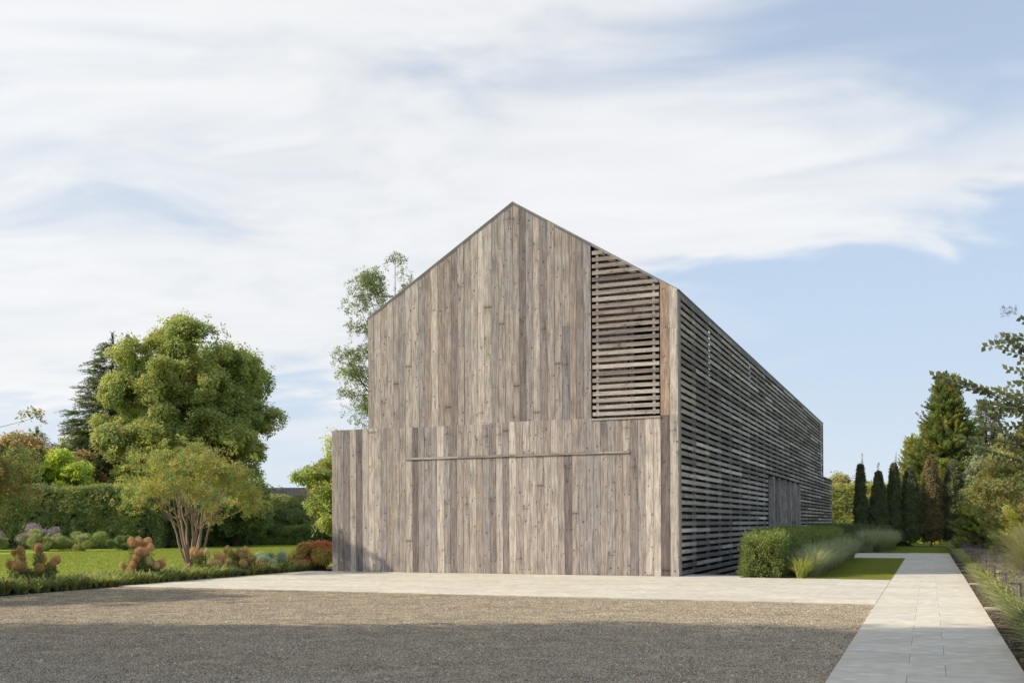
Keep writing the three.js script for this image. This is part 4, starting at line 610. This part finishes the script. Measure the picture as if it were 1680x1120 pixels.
{
  const cols = [[0.36, 0.40, 0.17], [0.44, 0.47, 0.23], [0.29, 0.34, 0.13], [0.52, 0.53, 0.30], [0.58, 0.57, 0.36]];
  const gA = blades(640, { seed: 61, foot: 0.2, h: 0.9, out: 0.78, w: 0.011, seg: 5, droop: 0.75, colors: cols }), gB = blades(640, { seed: 62, foot: 0.22, h: 0.84, out: 0.82, w: 0.011, seg: 5, droop: 0.8, colors: cols });
  const gY = blades(260, { seed: 63, foot: 0.13, h: 0.66, out: 0.6, w: 0.016, seg: 5, droop: 0.75, colors: [[0.403, 0.442, 0.078], [0.52, 0.507, 0.117], [0.299, 0.364, 0.065], [0.598, 0.559, 0.195]] });
  const first = thing('fountain_grass', 'yellow green tuft of grass at the near end of the grass row', 'grass', [3.35, 0, -0.3], 0, 'fountain grasses along the hedge'); obj('leaves', gY, bladeMat, first);
  const ord = ['first', 'second', 'third', 'fourth', 'fifth', 'sixth', 'seventh', 'eighth', 'ninth', 'tenth', 'eleventh', 'twelfth', 'thirteenth', 'fourteenth', 'fifteenth', 'sixteenth', 'seventeenth', 'eighteenth'];
  const rnd = RNG(64);
  for (let i = 0; i < 18; i++) { const g = thing('fountain_grass', ord[i] + ' silvery green arching grass behind the yellow green tuft, along the hedge', 'grass', [3.42 + (rnd() - 0.5) * 0.25, 0, -0.95 - i * 0.87 + (rnd() - 0.5) * 0.25], rnd() * 6, 'fountain grasses along the hedge'); g.scale.setScalar(0.9 + 0.25 * rnd()); obj('leaves', i % 2 ? gA : gB, bladeMat, g); }
  for (let i = 0; i < 8; i++) { const g = thing('fountain_grass', ord[i] + ' arching grass past the cross path beside the far hedge', 'grass', [3.7 + (i % 2) * 0.45 + i * 0.05, 0, -24.8 - i * 1.3], rnd() * 6, 'fountain grasses past the cross path'); g.scale.setScalar(1.25 + 0.25 * rnd()); obj('leaves', i % 2 ? gB : gA, bladeMat, g); }
  const gM = blades(2600, { seed: 65, foot: 0.35, h: 1.55, out: 1.05, w: 0.009, seg: 6, droop: 0.8, colors: [[0.42, 0.39, 0.18], [0.35, 0.345, 0.135], [0.50, 0.46, 0.26], [0.28, 0.30, 0.10]] });
  const big = thing('ornamental_grass', 'large feathery pale grass mound at the right picture edge', 'grass', [8.85, 0, 3.2], 0); obj('leaves', gM, bladeMat, big);
  const big2 = thing('ornamental_grass', 'feathery pale grass mound behind, out past the right picture edge', 'grass', [10.6, 0, 1.6], 1); obj('leaves', gM, bladeMat, big2);
}
// flower bed right of the path and bed left of the paving: lily turf with spikes
{
  const rnd = RNG(66), tuftY = blades(40, { seed: 67, foot: 0.05, h: 0.36, out: 0.42, w: 0.031, seg: 4, droop: 0.8, colors: [[0.29, 0.326, 0.0653], [0.435, 0.428, 0.102], [0.203, 0.261, 0.058], [0.609, 0.551, 0.232]] }), tuftG = blades(34, { seed: 68, foot: 0.05, h: 0.33, out: 0.38, w: 0.031, seg: 4, droop: 0.75, colors: [[0.26, 0.32, 0.07], [0.34, 0.39, 0.09], [0.18, 0.25, 0.06], [0.44, 0.45, 0.14]] });
  const at = (x, z, s) => ({ p: V(x, 0, z), q: new THREE.Quaternion().setFromAxisAngle(V(0, 1, 0), rnd() * 6.28), s: s * (0.55 + 0.75 * rnd()), c: jitter([1, 1, 1], rnd, 0.24, 0.12) });
  const a = [], b = [], sp = [];
  for (let i = 0; i < 4300; i++) { const z = mixN(21, -37, rnd()), x = PATH_X1 + 0.36 + 2.6 * Math.pow(rnd(), 1.6); a.push(at(x, z, 1)); if (rnd() < 0.42) { const h = 0.42 + 0.28 * rnd(); for (let k = 0; k < 5; k++) sp.push({ p: V(x + (rnd() - 0.5) * 0.03, h - k * 0.032, z + (rnd() - 0.5) * 0.03), q: quatRand(rnd), s: 0.022 + 0.004 * k, c: jitter(rnd() < 0.65 ? [0.22, 0.17, 0.25] : [0.22, 0.16, 0.12], rnd) }); } }
  for (let i = 0; i < 1500; i++) { const z = mixN(20, -1.2, Math.pow(rnd(), 0.9)), e = BED_X - 0.16, x = e - 1.75 * Math.pow(rnd(), 1.25); b.push(at(x, z, 1)); if (rnd() < 0.08) for (let k = 0; k < 4; k++) sp.push({ p: V(x, 0.42 - k * 0.035, z), q: quatRand(rnd), s: 0.02, c: jitter([0.14, 0.12, 0.15], rnd) }); }
  const l1 = cloud(scene, 'lily_turf', tuftY, bladeMat, a); l1.userData = { kind: 'stuff', label: 'yellow green strappy lily turf beside the stone path', category: 'ground cover' };
  const l2 = cloud(scene, 'lily_turf_edging', tuftG, bladeMat, b); l2.userData = { kind: 'stuff', label: 'green strappy edging plants along the gravel and paving', category: 'ground cover' };
  const l3 = cloud(scene, 'flower_spikes', CL.fine, leafMat, sp); l3.userData = { kind: 'stuff', label: 'thin mauve flower spikes over the lily turf', category: 'flowers' };
}
// hydrangeas: every flower head is its own part
{
  const headGeo = (seed) => { const rnd = RNG(seed), P = []; for (let i = 0; i < 150; i++) { const y = 1 - 2 * (i + 0.5) / 150, a = i * 2.39996, q = Math.sqrt(1 - y * y), d = V(Math.cos(a) * q, y, Math.sin(a) * q), o = d.clone().multiplyScalar(0.82 + 0.1 * rnd()), s = V(0, 0, 0).crossVectors(d, V(rnd() - 0.5, rnd() - 0.5, rnd() - 0.5)).normalize(), w = V(0, 0, 0).crossVectors(d, s), u = o.clone().addScaledVector(d, 0.12); for (let k = 0; k < 4; k++) { const c = Math.cos(k * 1.571), n = Math.sin(k * 1.571), c2 = Math.cos(k * 1.571 + 1.2), n2 = Math.sin(k * 1.571 + 1.2), r = 0.15; P.push(...o.toArray(), ...u.clone().addScaledVector(s, c * r).addScaledVector(w, n * r).toArray(), ...u.clone().addScaledVector(s, c2 * r).addScaledVector(w, n2 * r).toArray()); } } const g = mergeGeometries([geoOf(P), new THREE.IcosahedronGeometry(0.72, 1).deleteAttribute('uv')]); const hp = g.attributes.position; for (let i = 0; i < hp.count; i++) { const y = hp.getY(i), k = 1 - 0.28 * y + 0.14 * perlin.noise(hp.getX(i) * 2 + seed * 9, y * 2, hp.getZ(i) * 2); hp.setXYZ(i, hp.getX(i) * k, y * 1.18, hp.getZ(i) * k); } g.computeVertexNormals(); return g; };
  const heads = [headGeo(1), headGeo(2), headGeo(3)], mats = [[0.62, 0.37, 0.17], [0.58, 0.34, 0.17], [0.64, 0.43, 0.18], [0.52, 0.35, 0.13], [0.40, 0.31, 0.12], [0.66, 0.53, 0.25]].map((c) => new THREE.MeshPhysicalMaterial({ color: lin(...c), roughness: 0.85, transmission: 0.15, thickness: 0, side: THREE.DoubleSide }));
  const clumps = [
    ['hydrangea with amber heads beside the path light near the gravel', [-13.75, 0, 9.9], 0.62, 1.0, 21, [0, 2, 3, 4, 2]], ['tallest hydrangea with pink-amber heads at the paving corner', [-13.25, 0, 6.7], 0.6, 1.1, 22, [0, 1, 1, 0, 5]],
    ['hydrangea right beside the myrtle stems', [-13.35, 0, 4.0], 0.5, 0.85, 12, [2, 0, 5, 3]], ['wide low hydrangea with olive-brown heads next to the silvery mound', [-13.2, 0, 2.55], 0.75, 0.75, 22, [3, 4, 2, 4, 0]]];
  clumps.forEach(([label, pos, r, h, n, cs], i) => {
    const rnd = RNG(110 + i), t = thing('hydrangea', label, 'shrub', pos, 0, 'hydrangeas in the bed by the paving'), gs = [], it = [];
    for (let k = 0; k < n; k++) { const f = (k + 0.5) / n, a = k * 2.39996 + rnd(), q = r * Math.sqrt(rnd() * 0.9 + 0.1), y = k % 3 === 0 ? h * (0.75 + 0.3 * rnd()) : h * (0.25 + 0.5 * rnd()), qq = k % 3 === 0 ? q * 0.65 : q, p = V(Math.cos(a) * qq, y, Math.sin(a) * qq);
      gs.push(limb(branchPts(V(p.x * 0.15, 0, p.z * 0.15), p, 0.06, rnd, 4), taper(0.009, 0.006, 4), 4));
      const m = obj('flower_head', pick(heads, rnd), mats[pick(cs, rnd)], t); m.position.copy(p); m.rotation.set(rnd() - 0.5, rnd() * 6, rnd() - 0.5); m.scale.setScalar(0.075 + 0.06 * rnd());
      for (let j = 0; j < 13; j++) it.push({ p: p.clone().multiply(V(0.85, 0.35 + 0.5 * rnd(), 0.85)).add(V((rnd() - 0.5) * 0.12, 0, (rnd() - 0.5) * 0.12)), q: quatRand(rnd), s: 0.075, c: jitter([0.21, 0.25, 0.07], rnd) }); }
    obj('stems', mergeGeometries(gs), M.bark, t); cloud(t, 'foliage', CL.broad, leafMat, it);
  });
}
shrub('lavender_mound', 'silvery green lavender mound near the house corner', [-13.35, 0, 0.75], V(0.85, 0.36, 0.8), { seed: 121, n: 1500, cs: 0.09, geo: CL.fine, colors: [[0.25, 0.28, 0.19], [0.30, 0.33, 0.24], [0.19, 0.225, 0.13]], category: 'plant' });
shrub('bronze_shrub', 'red and gold leaved shrub against the low wing of the house', [-12.55, 0, -0.75], V(0.92, 0.52, 0.7), { seed: 122, n: 2200, cs: 0.085, colors: [[0.30, 0.13, 0.05], [0.34, 0.21, 0.06], [0.22, 0.19, 0.05], [0.27, 0.10, 0.05], [0.17, 0.15, 0.05]] });
// path lights
{
  function pathLight(label, pos, turn, group) { const t = thing('path_light', label, 'lamp', pos, turn, group); obj('post', box(-0.014, 0, -0.014, 0.014, 0.54, 0.014), M.bronze, t); obj('arm', box(-0.17, 0.541, -0.018, 0.014, 0.562, 0.018), M.bronze, t); obj('base_plate', box(-0.05, 0, -0.05, 0.05, 0.012, 0.05), M.blackMetal, t); return t; }
  const z = [13.6, 10.3, 6.9, 3.4, -0.2, -4.4, -9.0];
  z.forEach((q, i) => pathLight(['nearest', 'second', 'third', 'fourth', 'fifth', 'sixth', 'farthest'][i] + ' black L-shaped path light in the flower bed, counting from the camera', [7.92, 0, q], i % 2 ? 0.2 : 0, 'L-shaped path lights in the flower bed'));
  pathLight('black L-shaped path light in front of the amber hydrangea', [-12.75, 0, 10.9], Math.PI + 0.3, 'L-shaped path lights in the hydrangea bed'); pathLight('black L-shaped path light beside the myrtle stems', [-13.35, 0, 4.6], Math.PI + 0.3, 'L-shaped path lights in the hydrangea bed');
}
// tall trees left of and behind the camera: their crowns shade the near gravel and path
{
  const cols = [G.leaf, G.mid, G.olive], lab = ['tall leafy tree beside the gravel left of the camera', 'taller tree behind the first one left of the gravel', 'tree on the lawn beyond the left picture edge', 'second tree on the lawn beyond the left picture edge', 'leafy tree left of the gravel between its taller neighbours'];
  [[-9.5, 24.6, 14.5, 5], [-17.5, 28.7, 21, 5.6], [-49, 4, 11, 4], [-56, 14, 13, 4.5], [-13.5, 26.8, 18, 5]].forEach(([x, z, h, r], i) => broadTree('boundary_tree', lab[i], [x, 0, z], h, V(r, (h - 1.2) / 2, r), { seed: 140 + i, lobes: 70, lobe: r * 0.36, n: 6500, cs: 0.5, colors: cols, trunk: 0.3, group: 'tall trees outside the picture' }));
}
renderer.render(scene, camera);
